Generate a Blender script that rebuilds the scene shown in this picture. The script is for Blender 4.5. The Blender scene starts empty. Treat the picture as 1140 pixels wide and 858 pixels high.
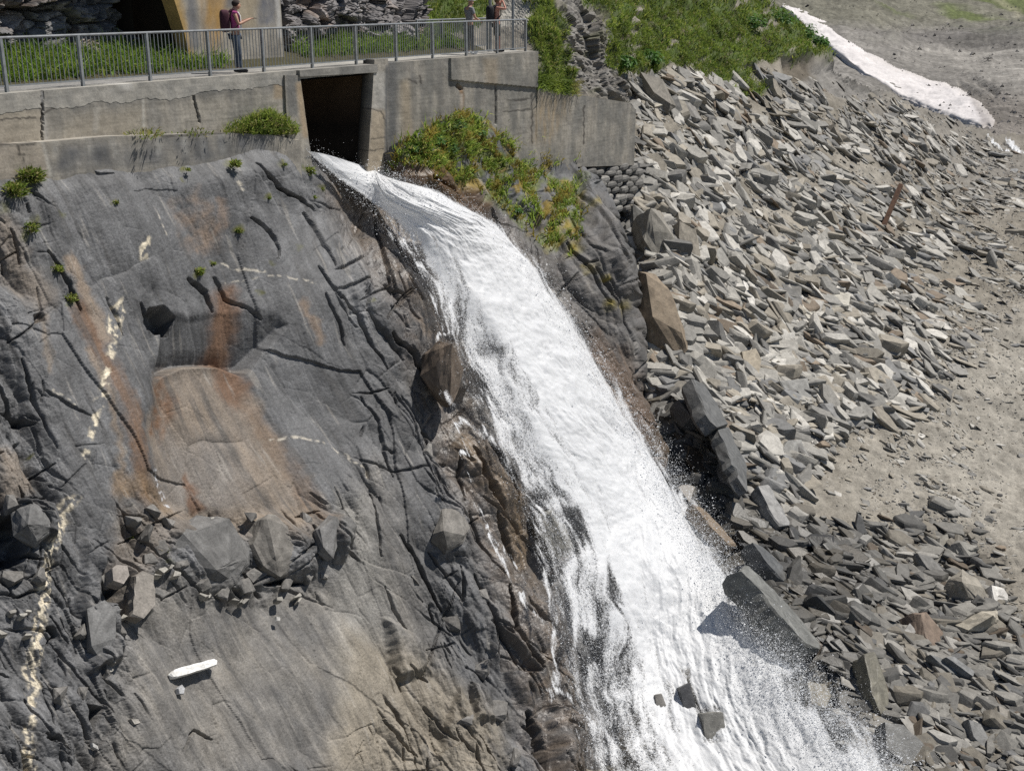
import bpy, bmesh, math, random
import numpy as np
from mathutils import Vector, Matrix
random.seed(7); RNG = np.random.default_rng(11)
SC = bpy.context.scene
COL = SC.collection

# ------------------------------------------------------------------ camera frame
F = 1300.0; PITCH = math.radians(18.5); H = 1.865
CAM = np.array([0.0, 0.0, H])
RT = np.array([1.0, 0, 0]); FW = np.array([0, math.cos(PITCH), -math.sin(PITCH)]); UP = np.array([0, math.sin(PITCH), math.cos(PITCH)])

def ray(px, py):
    px = np.asarray(px, float)[..., None]; py = np.asarray(py, float)[..., None]
    return FW + (px - 570) / F * RT - (py - 429) / F * UP
def unproj(px, py, D):
    return CAM + ray(px, py) * np.asarray(D, float)[..., None]
def proj(P):
    d = np.asarray(P, float) - CAM
    z = d @ FW
    return 570 + F * (d @ RT) / z, 429 - F * (d @ UP) / z, z
def plane_D(px, py, p0, n):
    return ((p0 - CAM) @ n) / (ray(px, py) @ n)

# ------------------------------------------------------------------ noise
def _h(ix, iy, seed):
    h = (ix.astype(np.int64) * 374761393 + iy.astype(np.int64) * 668265263 + seed * 1442695041) & 0xFFFFFFFF
    h = ((h ^ (h >> 13)) * 1274126177) & 0xFFFFFFFF
    h = ((h ^ (h >> 16)) * 2246822519) & 0xFFFFFFFF
    return (h ^ (h >> 15)) & 0xFFFFFFFF
def rnd(ix, iy, seed): return _h(ix, iy, seed) / 4294967296.0
def gnoise(x, y, seed=0):
    ix = np.floor(x); iy = np.floor(y); fx = x - ix; fy = y - iy
    ix = ix.astype(np.int64); iy = iy.astype(np.int64)
    def g(dx, dy):
        a = rnd(ix + dx, iy + dy, seed) * 6.2831853
        return np.cos(a) * (fx - dx) + np.sin(a) * (fy - dy)
    u = fx * fx * fx * (fx * (fx * 6 - 15) + 10); v = fy * fy * fy * (fy * (fy * 6 - 15) + 10)
    a = g(0, 0); b = g(1, 0); c = g(0, 1); d = g(1, 1)
    return (a + u * (b - a) + v * (c - a + u * (a - b - c + d))) * 1.4
def fbm(x, y, oct=4, seed=0, gain=.5):
    s = 0; a = 1; f = 1
    for o in range(oct):
        s = s + a * gnoise(x * f, y * f, seed + o * 17); a *= gain; f *= 2.03
    return s
def ridged(x, y, oct=4, seed=0):
    s = 0; a = 1; f = 1
    for o in range(oct):
        s = s + a * (1 - 2 * np.abs(gnoise(x * f, y * f, seed + o * 31))); a *= .5; f *= 2.1
    return s
def voro(x, y, seed=0):
    ix = np.floor(x).astype(np.int64); iy = np.floor(y).astype(np.int64)
    f1 = np.full(x.shape, 9.0); f2 = np.full(x.shape, 9.0)
    cx = np.zeros_like(ix); cy = np.zeros_like(iy); ddx = np.zeros(x.shape); ddy = np.zeros(x.shape)
    for dx in (-1, 0, 1):
        for dy in (-1, 0, 1):
            jx = ix + dx; jy = iy + dy
            ex = x - (jx + rnd(jx, jy, seed)); ey = y - (jy + rnd(jx, jy, seed + 5))
            d = np.sqrt(ex * ex + ey * ey)
            nw = d < f1
            f2 = np.where(nw, f1, np.minimum(f2, d)); f1 = np.where(nw, d, f1)
            cx = np.where(nw, jx, cx); cy = np.where(nw, jy, cy); ddx = np.where(nw, ex, ddx); ddy = np.where(nw, ey, ddy)
    return f1, f2, cx, cy, ddx, ddy
def facet(x, y, seed, k=.9, tilt=1.):
    """broken faces: the highest of many randomly tilted planes, creased where they meet"""
    ix = np.floor(x).astype(np.int64); iy = np.floor(y).astype(np.int64); best = np.full(x.shape, -9.); sec = np.full(x.shape, -9.); idd = np.zeros(x.shape)
    for dx in (-1, 0, 1):
        for dy in (-1, 0, 1):
            jx = ix + dx; jy = iy + dy; ex = x - (jx + rnd(jx, jy, seed)); ey = y - (jy + rnd(jx, jy, seed + 5))
            v = rnd(jx, jy, seed + 7) * .6 + (rnd(jx, jy, seed + 8) - .5) * 1.6 * tilt * ex + (rnd(jx, jy, seed + 9) - .5) * 1.6 * tilt * ey - k * (ex * ex + ey * ey)
            nw = v > best; sec = np.where(nw, best, np.maximum(sec, v)); best = np.where(nw, v, best); idd = np.where(nw, rnd(jx, jy, seed + 11), idd)
    return best, best - sec, idd
def sstep(a, b, x):
    t = np.clip((x - a) / (b - a), 0, 1); return t * t * (3 - 2 * t)

# ------------------------------------------------------------------ masks given as outlines
def dist_line(px, py, pts):
    d = np.full(np.shape(px), 1e9)
    for (x0, y0), (x1, y1) in zip(pts[:-1], pts[1:]):
        ex, ey = x1 - x0, y1 - y0; L = ex * ex + ey * ey + 1e-9
        t = np.clip(((px - x0) * ex + (py - y0) * ey) / L, 0, 1)
        d = np.minimum(d, np.hypot(px - x0 - t * ex, py - y0 - t * ey))
    return d
def stroke(px, py, pts, w, soft=2.0):
    xs = [p[0] for p in pts]; ys = [p[1] for p in pts]; m = w + soft * 2 + 2
    out = np.zeros(np.shape(px))
    k = (px > min(xs) - m) & (px < max(xs) + m) & (py > min(ys) - m) & (py < max(ys) + m)
    if k.any():
        d = dist_line(px[k], py[k], pts); out[k] = 1 - sstep(w - soft, w + soft, d)
    return out
def tstroke(px, py, pts, w):
    """a crack: widest in the middle, running out to nothing at both ends"""
    xs = [p[0] for p in pts]; ys = [p[1] for p in pts]; m = w * 2 + 3; out = np.zeros(np.shape(px))
    k = (px > min(xs) - m) & (px < max(xs) + m) & (py > min(ys) - m) & (py < max(ys) + m)
    if not k.any(): return out
    x, y = px[k], py[k]; L = np.r_[0, np.cumsum([math.hypot(b[0] - a[0], b[1] - a[1]) for a, b in zip(pts[:-1], pts[1:])])]
    d = np.full(x.shape, 1e9); tt = np.zeros(x.shape)
    for i, ((x0, y0), (x1, y1)) in enumerate(zip(pts[:-1], pts[1:])):
        ex, ey = x1 - x0, y1 - y0; t = np.clip(((x - x0) * ex + (y - y0) * ey) / (ex * ex + ey * ey + 1e-9), 0, 1); dd = np.hypot(x - x0 - t * ex, y - y0 - t * ey)
        tt = np.where(dd < d, (L[i] + t * (L[i + 1] - L[i])) / L[-1], tt); d = np.minimum(d, dd)
    ww = w * (.25 + 1.0 * np.sin(np.pi * np.clip(tt, .0, 1.)) ** .8) * (1 + .5 * gnoise(x / 9, y / 9, 12))
    out[k] = 1 - sstep(ww * .45, ww * 1.35 + .4, d); return out
def inside(px, py, poly):
    r = np.zeros(np.shape(px), bool); n = len(poly)
    for i in range(n):
        x0, y0 = poly[i]; x1, y1 = poly[(i + 1) % n]
        if y0 == y1: continue
        c = ((y0 > py) != (y1 > py)) & (px < (x1 - x0) * (py - y0) / (y1 - y0) + x0)
        r ^= c
    return r
def sdist(px, py, poly):
    d = dist_line(px, py, list(poly) + [poly[0]])
    return np.where(inside(px, py, poly), d, -d)
def pmask(px, py, poly, soft=6.0):
    xs = [p[0] for p in poly]; ys = [p[1] for p in poly]; m = soft * 1.5
    out = np.zeros(np.shape(px))
    k = (px > min(xs) - m) & (px < max(xs) + m) & (py > min(ys) - m) & (py < max(ys) + m)
    if k.any(): out[k] = sstep(-soft, soft, sdist(px[k], py[k], poly))
    return out
class TPS:
    def __init__(s, pts):
        p = np.array(pts, float); s.c = p[:, :2] / 300; n = len(p)
        K = s.k(s.c, s.c) + np.eye(n) * 1e-4; P = np.c_[np.ones(n), s.c]
        A = np.block([[K, P], [P.T, np.zeros((3, 3))]])
        s.w = np.linalg.solve(A, np.r_[p[:, 2], 0, 0, 0])
    def k(s, a, b):
        r2 = ((a[:, None, :] - b[None]) ** 2).sum(-1); return np.where(r2 > 0, .5 * r2 * np.log(r2 + 1e-12), 0)
    def __call__(s, px, py):
        q = np.c_[np.ravel(px), np.ravel(py)].astype(float) / 300; o = np.empty(len(q)); n = len(s.c)
        for i in range(0, len(q), 60000):
            qq = q[i:i + 60000]; o[i:i + 60000] = s.k(qq, s.c) @ s.w[:n] + s.w[n] + qq @ s.w[n + 1:]
        return o.reshape(np.shape(px))

# ------------------------------------------------------------------ meshes and tagging
def mesh_np(name, V, polys=None, quads=None, tris=None, col=None, wet=None, smooth=False, mats=None, extra=None):
    me = bpy.data.meshes.new(name)
    V = np.asarray(V, np.float32)
    loops = []; tot = []
    if quads is not None and len(quads): loops.append(np.asarray(quads).ravel()); tot.append(np.full(len(quads), 4))
    if tris is not None and len(tris): loops.append(np.asarray(tris).ravel()); tot.append(np.full(len(tris), 3))
    if polys is not None:
        for p in polys: loops.append(np.array(p)); tot.append(np.array([len(p)]))
    loops = np.concatenate(loops).astype(np.int32); tot = np.concatenate(tot).astype(np.int32)
    me.vertices.add(len(V)); me.vertices.foreach_set('co', V.ravel())
    me.loops.add(len(loops)); me.loops.foreach_set('vertex_index', loops)
    me.polygons.add(len(tot)); st = np.concatenate([[0], np.cumsum(tot)[:-1]]).astype(np.int32)
    me.polygons.foreach_set('loop_start', st)
    me.polygons.foreach_set('use_smooth', np.full(len(tot), smooth))
    me.update(calc_edges=True); me.validate()
    if col is not None:
        c = np.asarray(col, np.float32)
        if c.ndim == 1: c = np.tile(c, (len(V), 1))
        a = me.attributes.new('Col', 'FLOAT_COLOR', 'POINT')
        a.data.foreach_set('color', np.c_[c[:, :3], np.ones(len(c))].astype(np.float32).ravel())
    if wet is not None:
        a = me.attributes.new('wet', 'FLOAT', 'POINT'); a.data.foreach_set('value', np.broadcast_to(np.asarray(wet, np.float32), (len(V),)).copy())
    for k, v in (extra or {}).items():
        a = me.attributes.new(k, 'FLOAT', 'POINT'); a.data.foreach_set('value', np.asarray(v, np.float32).copy())
    for m in mats or []: me.materials.append(m)
    return me
def link(name, me, parent=None, kind=None, label=None, cat=None, group=None, loc=None):
    o = bpy.data.objects.new(name, me); COL.objects.link(o)
    if loc is not None: o.location = Vector([float(v) for v in loc])
    if parent is not None: o.parent = parent
    tag(o, kind, label, cat, group); return o
def tag(o, kind=None, label=None, cat=None, group=None):
    if kind: o['kind'] = kind
    if label: o['label'] = label
    if cat: o['category'] = cat
    if group: o['group'] = group
    return o
def empty(name, loc, label, cat, group=None, kind=None):
    o = bpy.data.objects.new(name, None); COL.objects.link(o); o.location = Vector([float(v) for v in loc]); o.empty_display_size = .2
    return tag(o, kind, label, cat, group)

def grid_sheet(PX, PY, D, keep=None):
    """a regular grid of rays with depths -> points, normals facing the viewer side, quads"""
    P = unproj(PX, PY, D)
    return P, grid_normals(P)
def grid_normals(P):
    gx = np.gradient(P, axis=1); gy = np.gradient(P, axis=0)
    n = np.cross(gy, gx); n /= np.linalg.norm(n, axis=-1, keepdims=True) + 1e-12
    s = np.sign(((CAM - P) * n).sum(-1)); s[s == 0] = 1
    return n * s[..., None]
def grid_quads(ny, nx, keepv=None):
    i = np.arange(ny * nx).reshape(ny, nx)
    q = np.stack([i[:-1, :-1], i[1:, :-1], i[1:, 1:], i[:-1, 1:]], -1).reshape(-1, 4)
    if keepv is not None:
        k = keepv.ravel(); q = q[k[q].all(1)]
    return q
def compact(V, q, *attrs):
    u, inv = np.unique(q, return_inverse=True)
    return (V.reshape(-1, 3)[u], inv.reshape(q.shape)) + tuple(a.reshape(len(V.reshape(-1, 3)), -1)[u].squeeze() for a in attrs)
def skirt(V, q, vec):
    """close a sheet's border with walls running along vec (one vector or one per vertex)"""
    e = np.concatenate([q[:, [0, 1]], q[:, [1, 2]], q[:, [2, 3]], q[:, [3, 0]]])
    s = np.sort(e, 1); key = s[:, 0].astype(np.int64) * (len(V) + 1) + s[:, 1]
    _, idx, cnt = np.unique(key, return_index=True, return_counts=True)
    b = e[idx[cnt == 1]]
    vb, inv = np.unique(b, return_inverse=True); inv = inv.reshape(b.shape)
    vv = vec if np.ndim(vec) == 1 else vec[vb]
    V2 = np.r_[V, V[vb] + vv]
    q2 = np.c_[b[:, 1], b[:, 0], inv[:, 0] + len(V), inv[:, 1] + len(V)]
    return V2, np.r_[q, q2], vb

# ------------------------------------------------------------------ materials
def new_mat(name):
    m = bpy.data.materials.new(name); m.use_nodes = True; nt = m.node_tree; nt.nodes.clear()
    out = nt.nodes.new('ShaderNodeOutputMaterial'); b = nt.nodes.new('ShaderNodeBsdfPrincipled')
    nt.links.new(b.outputs[0], out.inputs[0]); return m, nt, b, out
def N(nt, t, **kw):
    n = nt.nodes.new(t)
    for k, v in kw.items():
        if k.startswith('i_'): n.inputs[k[2:]].default_value = v
        else: setattr(n, k, v)
    return n
def attr_mat(name, rough=.85, spec=.3, vary=.25, vscale=3.0, fine=.18, fscale=40., bump=.5, bdist=.02, bscale=14., bdetail=6., stretch=(1, 1, 1), wetrough=.30, trans=0):
    m, nt, b, out = new_mat(name); L = nt.links.new
    at = N(nt, 'ShaderNodeAttribute', attribute_name='Col'); w = N(nt, 'ShaderNodeAttribute', attribute_name='wet')
    tc = N(nt, 'ShaderNodeTexCoord'); mp = N(nt, 'ShaderNodeMapping'); mp.inputs['Scale'].default_value = stretch
    geo = N(nt, 'ShaderNodeNewGeometry'); L(geo.outputs['Position'], mp.inputs['Vector'])
    n1 = N(nt, 'ShaderNodeTexNoise', i_Scale=vscale, i_Detail=6., i_Roughness=.6); L(mp.outputs[0], n1.inputs['Vector'])
    n2 = N(nt, 'ShaderNodeTexNoise', i_Scale=fscale, i_Detail=3., i_Roughness=.6); L(mp.outputs[0], n2.inputs['Vector'])
    r1 = N(nt, 'ShaderNodeMapRange'); L(n1.outputs['Fac'], r1.inputs['Value'])
    for k, v in zip((1, 2, 3, 4), (.3, .7, 1 - vary, 1 + vary)): r1.inputs[k].default_value = v
    r2 = N(nt, 'ShaderNodeMapRange'); L(n2.outputs['Fac'], r2.inputs['Value'])
    for k, v in zip((1, 2, 3, 4), (.3, .7, 1 - fine, 1 + fine)): r2.inputs[k].default_value = v
    mu = N(nt, 'ShaderNodeMath', operation='MULTIPLY'); L(r1.outputs[0], mu.inputs[0]); L(r2.outputs[0], mu.inputs[1])
    mx = N(nt, 'ShaderNodeVectorMath', operation='SCALE'); L(at.outputs['Color'], mx.inputs[0]); L(mu.outputs[0], mx.inputs['Scale'])
    L(mx.outputs[0], b.inputs['Base Color'])
    rr = N(nt, 'ShaderNodeMapRange'); L(w.outputs['Fac'], rr.inputs['Value']); rr.inputs[3].default_value = rough; rr.inputs[4].default_value = wetrough
    L(rr.outputs[0], b.inputs['Roughness']); b.inputs['Specular IOR Level'].default_value = spec
    if bump:
        n3 = N(nt, 'ShaderNodeTexNoise', i_Scale=bscale, i_Detail=bdetail, i_Roughness=.65); L(mp.outputs[0], n3.inputs['Vector'])
        bp = N(nt, 'ShaderNodeBump', i_Strength=bump, i_Distance=bdist); L(n3.outputs['Fac'], bp.inputs['Height']); L(bp.outputs[0], b.inputs['Normal'])
    if trans:
        tr = N(nt, 'ShaderNodeBsdfTranslucent'); L(mx.outputs[0], tr.inputs[0]); ms = N(nt, 'ShaderNodeMixShader', i_Fac=trans)
        L(b.outputs[0], ms.inputs[1]); L(tr.outputs[0], ms.inputs[2]); L(ms.outputs[0], out.inputs[0])
    return m
def plain_mat(name, c, rough=.6, metal=0., vary=.15, scale=20., spec=.4):
    m, nt, b, out = new_mat(name); L = nt.links.new
    geo = N(nt, 'ShaderNodeNewGeometry')
    n1 = N(nt, 'ShaderNodeTexNoise', i_Scale=scale, i_Detail=4.); L(geo.outputs['Position'], n1.inputs['Vector'])
    r = N(nt, 'ShaderNodeMapRange'); L(n1.outputs['Fac'], r.inputs['Value']); r.inputs[1].default_value = .3; r.inputs[2].default_value = .7
    r.inputs[3].default_value = 1 - vary; r.inputs[4].default_value = 1 + vary
    mx = N(nt, 'ShaderNodeVectorMath', operation='SCALE'); mx.inputs[0].default_value = c[:3]; L(r.outputs[0], mx.inputs['Scale'])
    L(mx.outputs[0], b.inputs['Base Color']); b.inputs['Roughness'].default_value = rough; b.inputs['Metallic'].default_value = metal
    b.inputs['Specular IOR Level'].default_value = spec
    return m
M = {}
M['rock'] = attr_mat('slate_rock', rough=.7, spec=.35, vary=.24, vscale=2.2, fine=.3, fscale=34., bump=.6, bdist=.026, bscale=12., bdetail=10.)
M['stone'] = attr_mat('loose_stone', rough=.75, spec=.3, vary=.26, vscale=5., fine=.22, fscale=30., bump=.5, bdist=.02, bscale=12.)
M['ground'] = attr_mat('gravel_ground', rough=.95, spec=.15, vary=.18, vscale=1.2, fine=.28, fscale=18., bump=.6, bdist=.04, bscale=10.)
M['concrete'] = attr_mat('weathered_concrete', rough=.9, spec=.2, vary=.2, vscale=2., fine=.14, fscale=24., bump=.35, bdist=.012, bscale=12., stretch=(1, 1, 1))
M['far'] = attr_mat('far_gravel', rough=.95, spec=.1, vary=.3, vscale=.16, fine=.3, fscale=1.1, bump=.8, bdist=.5, bscale=.8)
M['snow'] = attr_mat('dirty_snow', rough=.8, spec=.2, vary=.1, vscale=.4, fine=.12, fscale=2.2, bump=.5, bdist=.15, bscale=1.6)
M['grass'] = attr_mat('grass_blade', rough=.6, spec=.25, vary=.25, vscale=.7, fine=.15, fscale=6., bump=0, trans=.45)
# ------------------------------------------------------------------ the line of the retaining wall and the path
A0 = unproj(8, 103, 23.5); A0[2] = 0; B0 = unproj(585, 57, 40.4); B0[2] = 0
WD = (B0 - A0) / np.linalg.norm(B0 - A0); WN = np.array([WD[1], -WD[0], 0.0]); RAIL_L = np.linalg.norm(B0 - A0)
def onwall(s, off=0., z=0.): return A0 + WD * np.asarray(s, float)[..., None] + WN * np.asarray(off, float)[..., None] + np.array([0, 0, 1.]) * np.asarray(z, float)[..., None]
def wall_D(px, py, off): return ((A0 - CAM) @ WN + off) / (ray(px, py) @ WN)
def wall_s(px, py, off):
    P = unproj(px, py, wall_D(px, py, off)); return (P - A0) @ WD, P[..., 2]

# ------------------------------------------------------------------ base depth of the cliff
_pl = unproj(0, 195, float(wall_D(0, 195, .55))); _pr = unproj(640, 190, float(wall_D(640, 190, .3)))
_st = (_pr - _pl) / np.linalg.norm(_pr - _pl); _hn = np.array([_st[1], -_st[0], 0]); _hn /= np.linalg.norm(_hn)
_dip = math.radians(64); CN = _hn * math.sin(_dip) + np.array([0, 0, 1]) * math.cos(_dip); CN -= _st * (CN @ _st); CN /= np.linalg.norm(CN)
def cplane(px, py): return float(plane_D(px, py, _pl, CN))
cp = []
for x, y in ((-80, 200), (0, 197), (80, 190), (160, 182), (240, 172), (320, 172)): cp.append((x, y, float(wall_D(x, y, .5))))
cp += [(375, 200, 33.6), (420, 200, 35.6)]
for x, y, o in ((440, 170, .4), (510, 130, .35), (575, 150, .3), (640, 182, .3), (450, 200, .7), (520, 190, .7), (600, 215, 1.0)): cp.append((x, y, float(wall_D(x, y, o))))
for x, y, d in ((-80, 330, 0), (0, 330, 0), (150, 330, 0), (300, 330, 0), (-80, 500, -.1), (0, 500, -.2), (150, 500, -.3), (280, 500, 0), (400, 450, 0), (-80, 700, -.5), (100, 700, -.5), (250, 700, -.3),
                (400, 650, 0.), (-80, 900, -.9), (0, 900, -.9), (150, 900, -.8), (300, 900, -.6), (450, 900, -1.0), (480, 700, -.6), (390, 290, -.2)): cp.append((x, y, cplane(x, y) + d))
cp += [(470, 300, 33.2), (480, 420, 32.2), (540, 300, 36.2), (560, 480, 33.0), (620, 420, 36.8), (560, 600, 31.2), (600, 720, 30.2), (620, 858, 28.6), (650, 920, 28.4),
       (660, 560, 35.6), (700, 720, 34), (740, 880, 33), (690, 460, 38.4), (690, 320, 39.6), (650, 250, 39.8), (720, 440, 39.2), (700, 560, 37.6), (800, 600, 41), (800, 700, 39), (800, 858, 36.5), (900, 858, 37)]
CL = TPS(cp)

NOQ = lambda px, py: (px / 54., py / 54.)
def lin_ab(px, py, ang=60):
    u, v = NOQ(px, py); c, s = math.cos(math.radians(ang)), math.sin(math.radians(ang))
    return c * u + s * v, s * u - c * v

SMOOTH = [([(50, 190), (330, 180), (380, 300), (420, 420), (400, 540), (340, 560), (150, 540), (60, 480), (20, 330)], 40, .9),
          ([(150, 660), (360, 665), (400, 560), (470, 520), (480, 700), (420, 800), (400, 870), (130, 870), (160, 740)], 30, .85),
          ([(60, 440), (150, 440), (140, 640), (80, 650)], 20, .7),
          ([(410, 230), (470, 300), (520, 420), (470, 440), (400, 300)], 20, .5),
          ([(180, 400), (270, 400), (355, 570), (190, 570)], 14, .92)]
CRACKS = [  # outline points, half width, depth, step
    ([(93, 188), (111, 196), (125, 194)], 2.2, .10), ([(281, 183), (304, 210), (325, 223), (341, 238)], 2.2, .16), ([(272, 245), (294, 260), (306, 281), (304, 291)], 2.2, .14),
    ([(51, 280), (73, 310), (90, 346)], 2.6, .14), ([(211, 309), (233, 324), (243, 344)], 4, .2), ([(243, 307), (257, 331), (281, 341), (297, 353)], 1.8, .1),
    ([(157, 337), (164, 352), (169, 366)], 2, .12), ([(352, 300), (366, 318), (380, 334)], 2, .12), ([(54, 432), (74, 446), (105, 461)], 1.2, .05), ([(3, 422), (20, 456), (47, 466)], 5, .22),
    ([(380, 331), (400, 348), (417, 385), (434, 410)], 2.6, .16), ([(437, 371), (461, 395), (481, 425), (495, 430)], 3.2, .2), ([(400, 442), (417, 469), (427, 500), (436, 505)], 1.6, .1),
    ([(453, 309), (468, 334)], 2.2, .12), ([(447, 440), (468, 470), (482, 492)], 1.6, .08), ([(515, 503), (519, 557)], 2.4, .14), ([(529, 500), (539, 530), (562, 567)], 4, .2),
    ([(546, 493), (566, 530), (572, 560)], 3, .16), ([(444, 597), (461, 619), (481, 659), (492, 680)], 3.4, .2), ([(424, 654), (434, 680), (448, 703)], 1.5, .08),
    ([(525, 568), (539, 602), (560, 640)], 1.5, .08), ([(556, 568), (576, 629)], 4, .2), ([(529, 639), (549, 680), (557, 727)], 2.4, .16), ([(566, 652), (573, 703), (593, 730), (603, 744)], 4.5, .24),
    ([(513, 629), (515, 669)], 2.4, .14), ([(424, 803), (444, 827), (465, 840)], 2.4, .12), ([(586, 666), (600, 685), (612, 695)], 3.5, .18), ([(590, 790), (600, 830), (606, 858)], 9, .35),
    ([(198, 835), (206, 820), (216, 813), (240, 822)], 1.8, .08), ([(47, 818), (60, 826), (74, 837)], 4, .2), ([(57, 696), (66, 708)], 4, .18), ([(0, 747), (14, 752)], 1.5, .08),
    ([(120, 330), (135, 352), (140, 372)], 1.4, .06), ([(330, 240), (350, 270), (372, 300)], 1.6, .1), ([(360, 330), (378, 360), (386, 385)], 1.5, .09), ([(410, 345), (432, 372), (452, 400)], 1.5, .1),
    ([(0, 600), (18, 612), (50, 622)], 3, .2), ([(0, 655), (20, 663), (48, 655)], 1.6, .1), ([(270, 608), (287, 622), (291, 648), (303, 662)], 3.4, .3), ([(255, 597), (270, 612), (285, 622)], 2.4, .16),
    ([(345, 585), (352, 600), (356, 615)], 2.6, .16), ([(302, 648), (322, 646), (342, 650)], 4, .22), ([(257, 655), (273, 664)], 3, .16), ([(412, 545), (414, 580), (420, 620)], 2, .1), ([(10, 700), (60, 700)], 1.0, .05),
    ([(630, 270), (655, 300), (672, 340)], 2.0, .14), ([(660, 300), (678, 330), (684, 345)], 4, .2), ([(600, 300), (640, 370), (660, 420)], 2, .12), ([(690, 250), (705, 290), (715, 340)], 2, .14), ([(640, 210), (668, 260), (690, 300)], 1.6, .1),
    ([(540, 235), (560, 262), (580, 300)], 2, .12), ([(640, 180), (655, 205), (665, 215)], 3, .16), ([(470, 200), (500, 215), (520, 240)], 4, .2)]
HOLES = [  # outline, depth, softness
    ([(166, 344), (183, 340), (199, 353), (196, 368), (176, 369), (164, 358)], .6, 2.5), ([(0, 570), (22, 572), (34, 590), (30, 622), (0, 632)], .7, 3), ([(100, 784), (114, 788), (105, 812), (99, 800)], .4, 3),
    ([(130, 640), (142, 650), (138, 668), (126, 650)], .25, 3), ([(40, 350), (50, 345), (52, 355), (42, 358)], .2, 2.5), ([(555, 700), (590, 735), (600, 748), (560, 745)], .3, 4)]
BUMPS = [  # outline of a swelling block: height, softness
    ([(192, 590), (250, 572), (275, 605), (293, 645), (300, 664), (255, 665), (225, 655), (205, 630)], .22, 12), ([(288, 575), (322, 570), (352, 618), (345, 640), (300, 648), (287, 622)], .2, 12),
    ([(353, 590), (372, 570), (385, 590), (372, 625), (358, 610)], .3, 6), ([(98, 600), (118, 620), (118, 660), (98, 690)], .2, 5), ([(140, 625), (170, 630), (172, 675), (150, 690)], .3, 6), ([(103, 675), (130, 670), (130, 735), (102, 745)], .3, 6),
    ([(486, 620), (498, 560), (515, 555), (526, 590), (518, 618), (497, 622)], .15, 8), ([(480, 395), (500, 378), (512, 400), (514, 440), (500, 445), (482, 420)], .6, 5), ([(425, 690), (462, 715), (478, 750), (440, 756)], .25, 5),
    ([(524, 760), (548, 765), (550, 800), (528, 805)], .3, 4), ([(20, 555), (58, 560), (60, 600), (28, 595)], .35, 5), ([(510, 770), (540, 830), (560, 870), (480, 870)], .2, 6),
    ([(612, 780), (640, 800), (655, 870), (615, 870)], .5, 6), ([(597, 560), (630, 570), (640, 620), (610, 640), (596, 600)], .6, 6), ([(445, 200), (480, 190), (530, 215), (560, 260), (500, 230)], .12, 8),
    ([(560, 180), (590, 215), (605, 250), (575, 230), (555, 205)], .35, 5), ([(640, 195), (665, 200), (700, 280), (712, 340), (690, 330), (655, 250)], .35, 7)]
TAN_SLAB = [(186, 408), (215, 398), (262, 396), (283, 425), (325, 500), (360, 580), (300, 590), (185, 565), (172, 470)]

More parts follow.
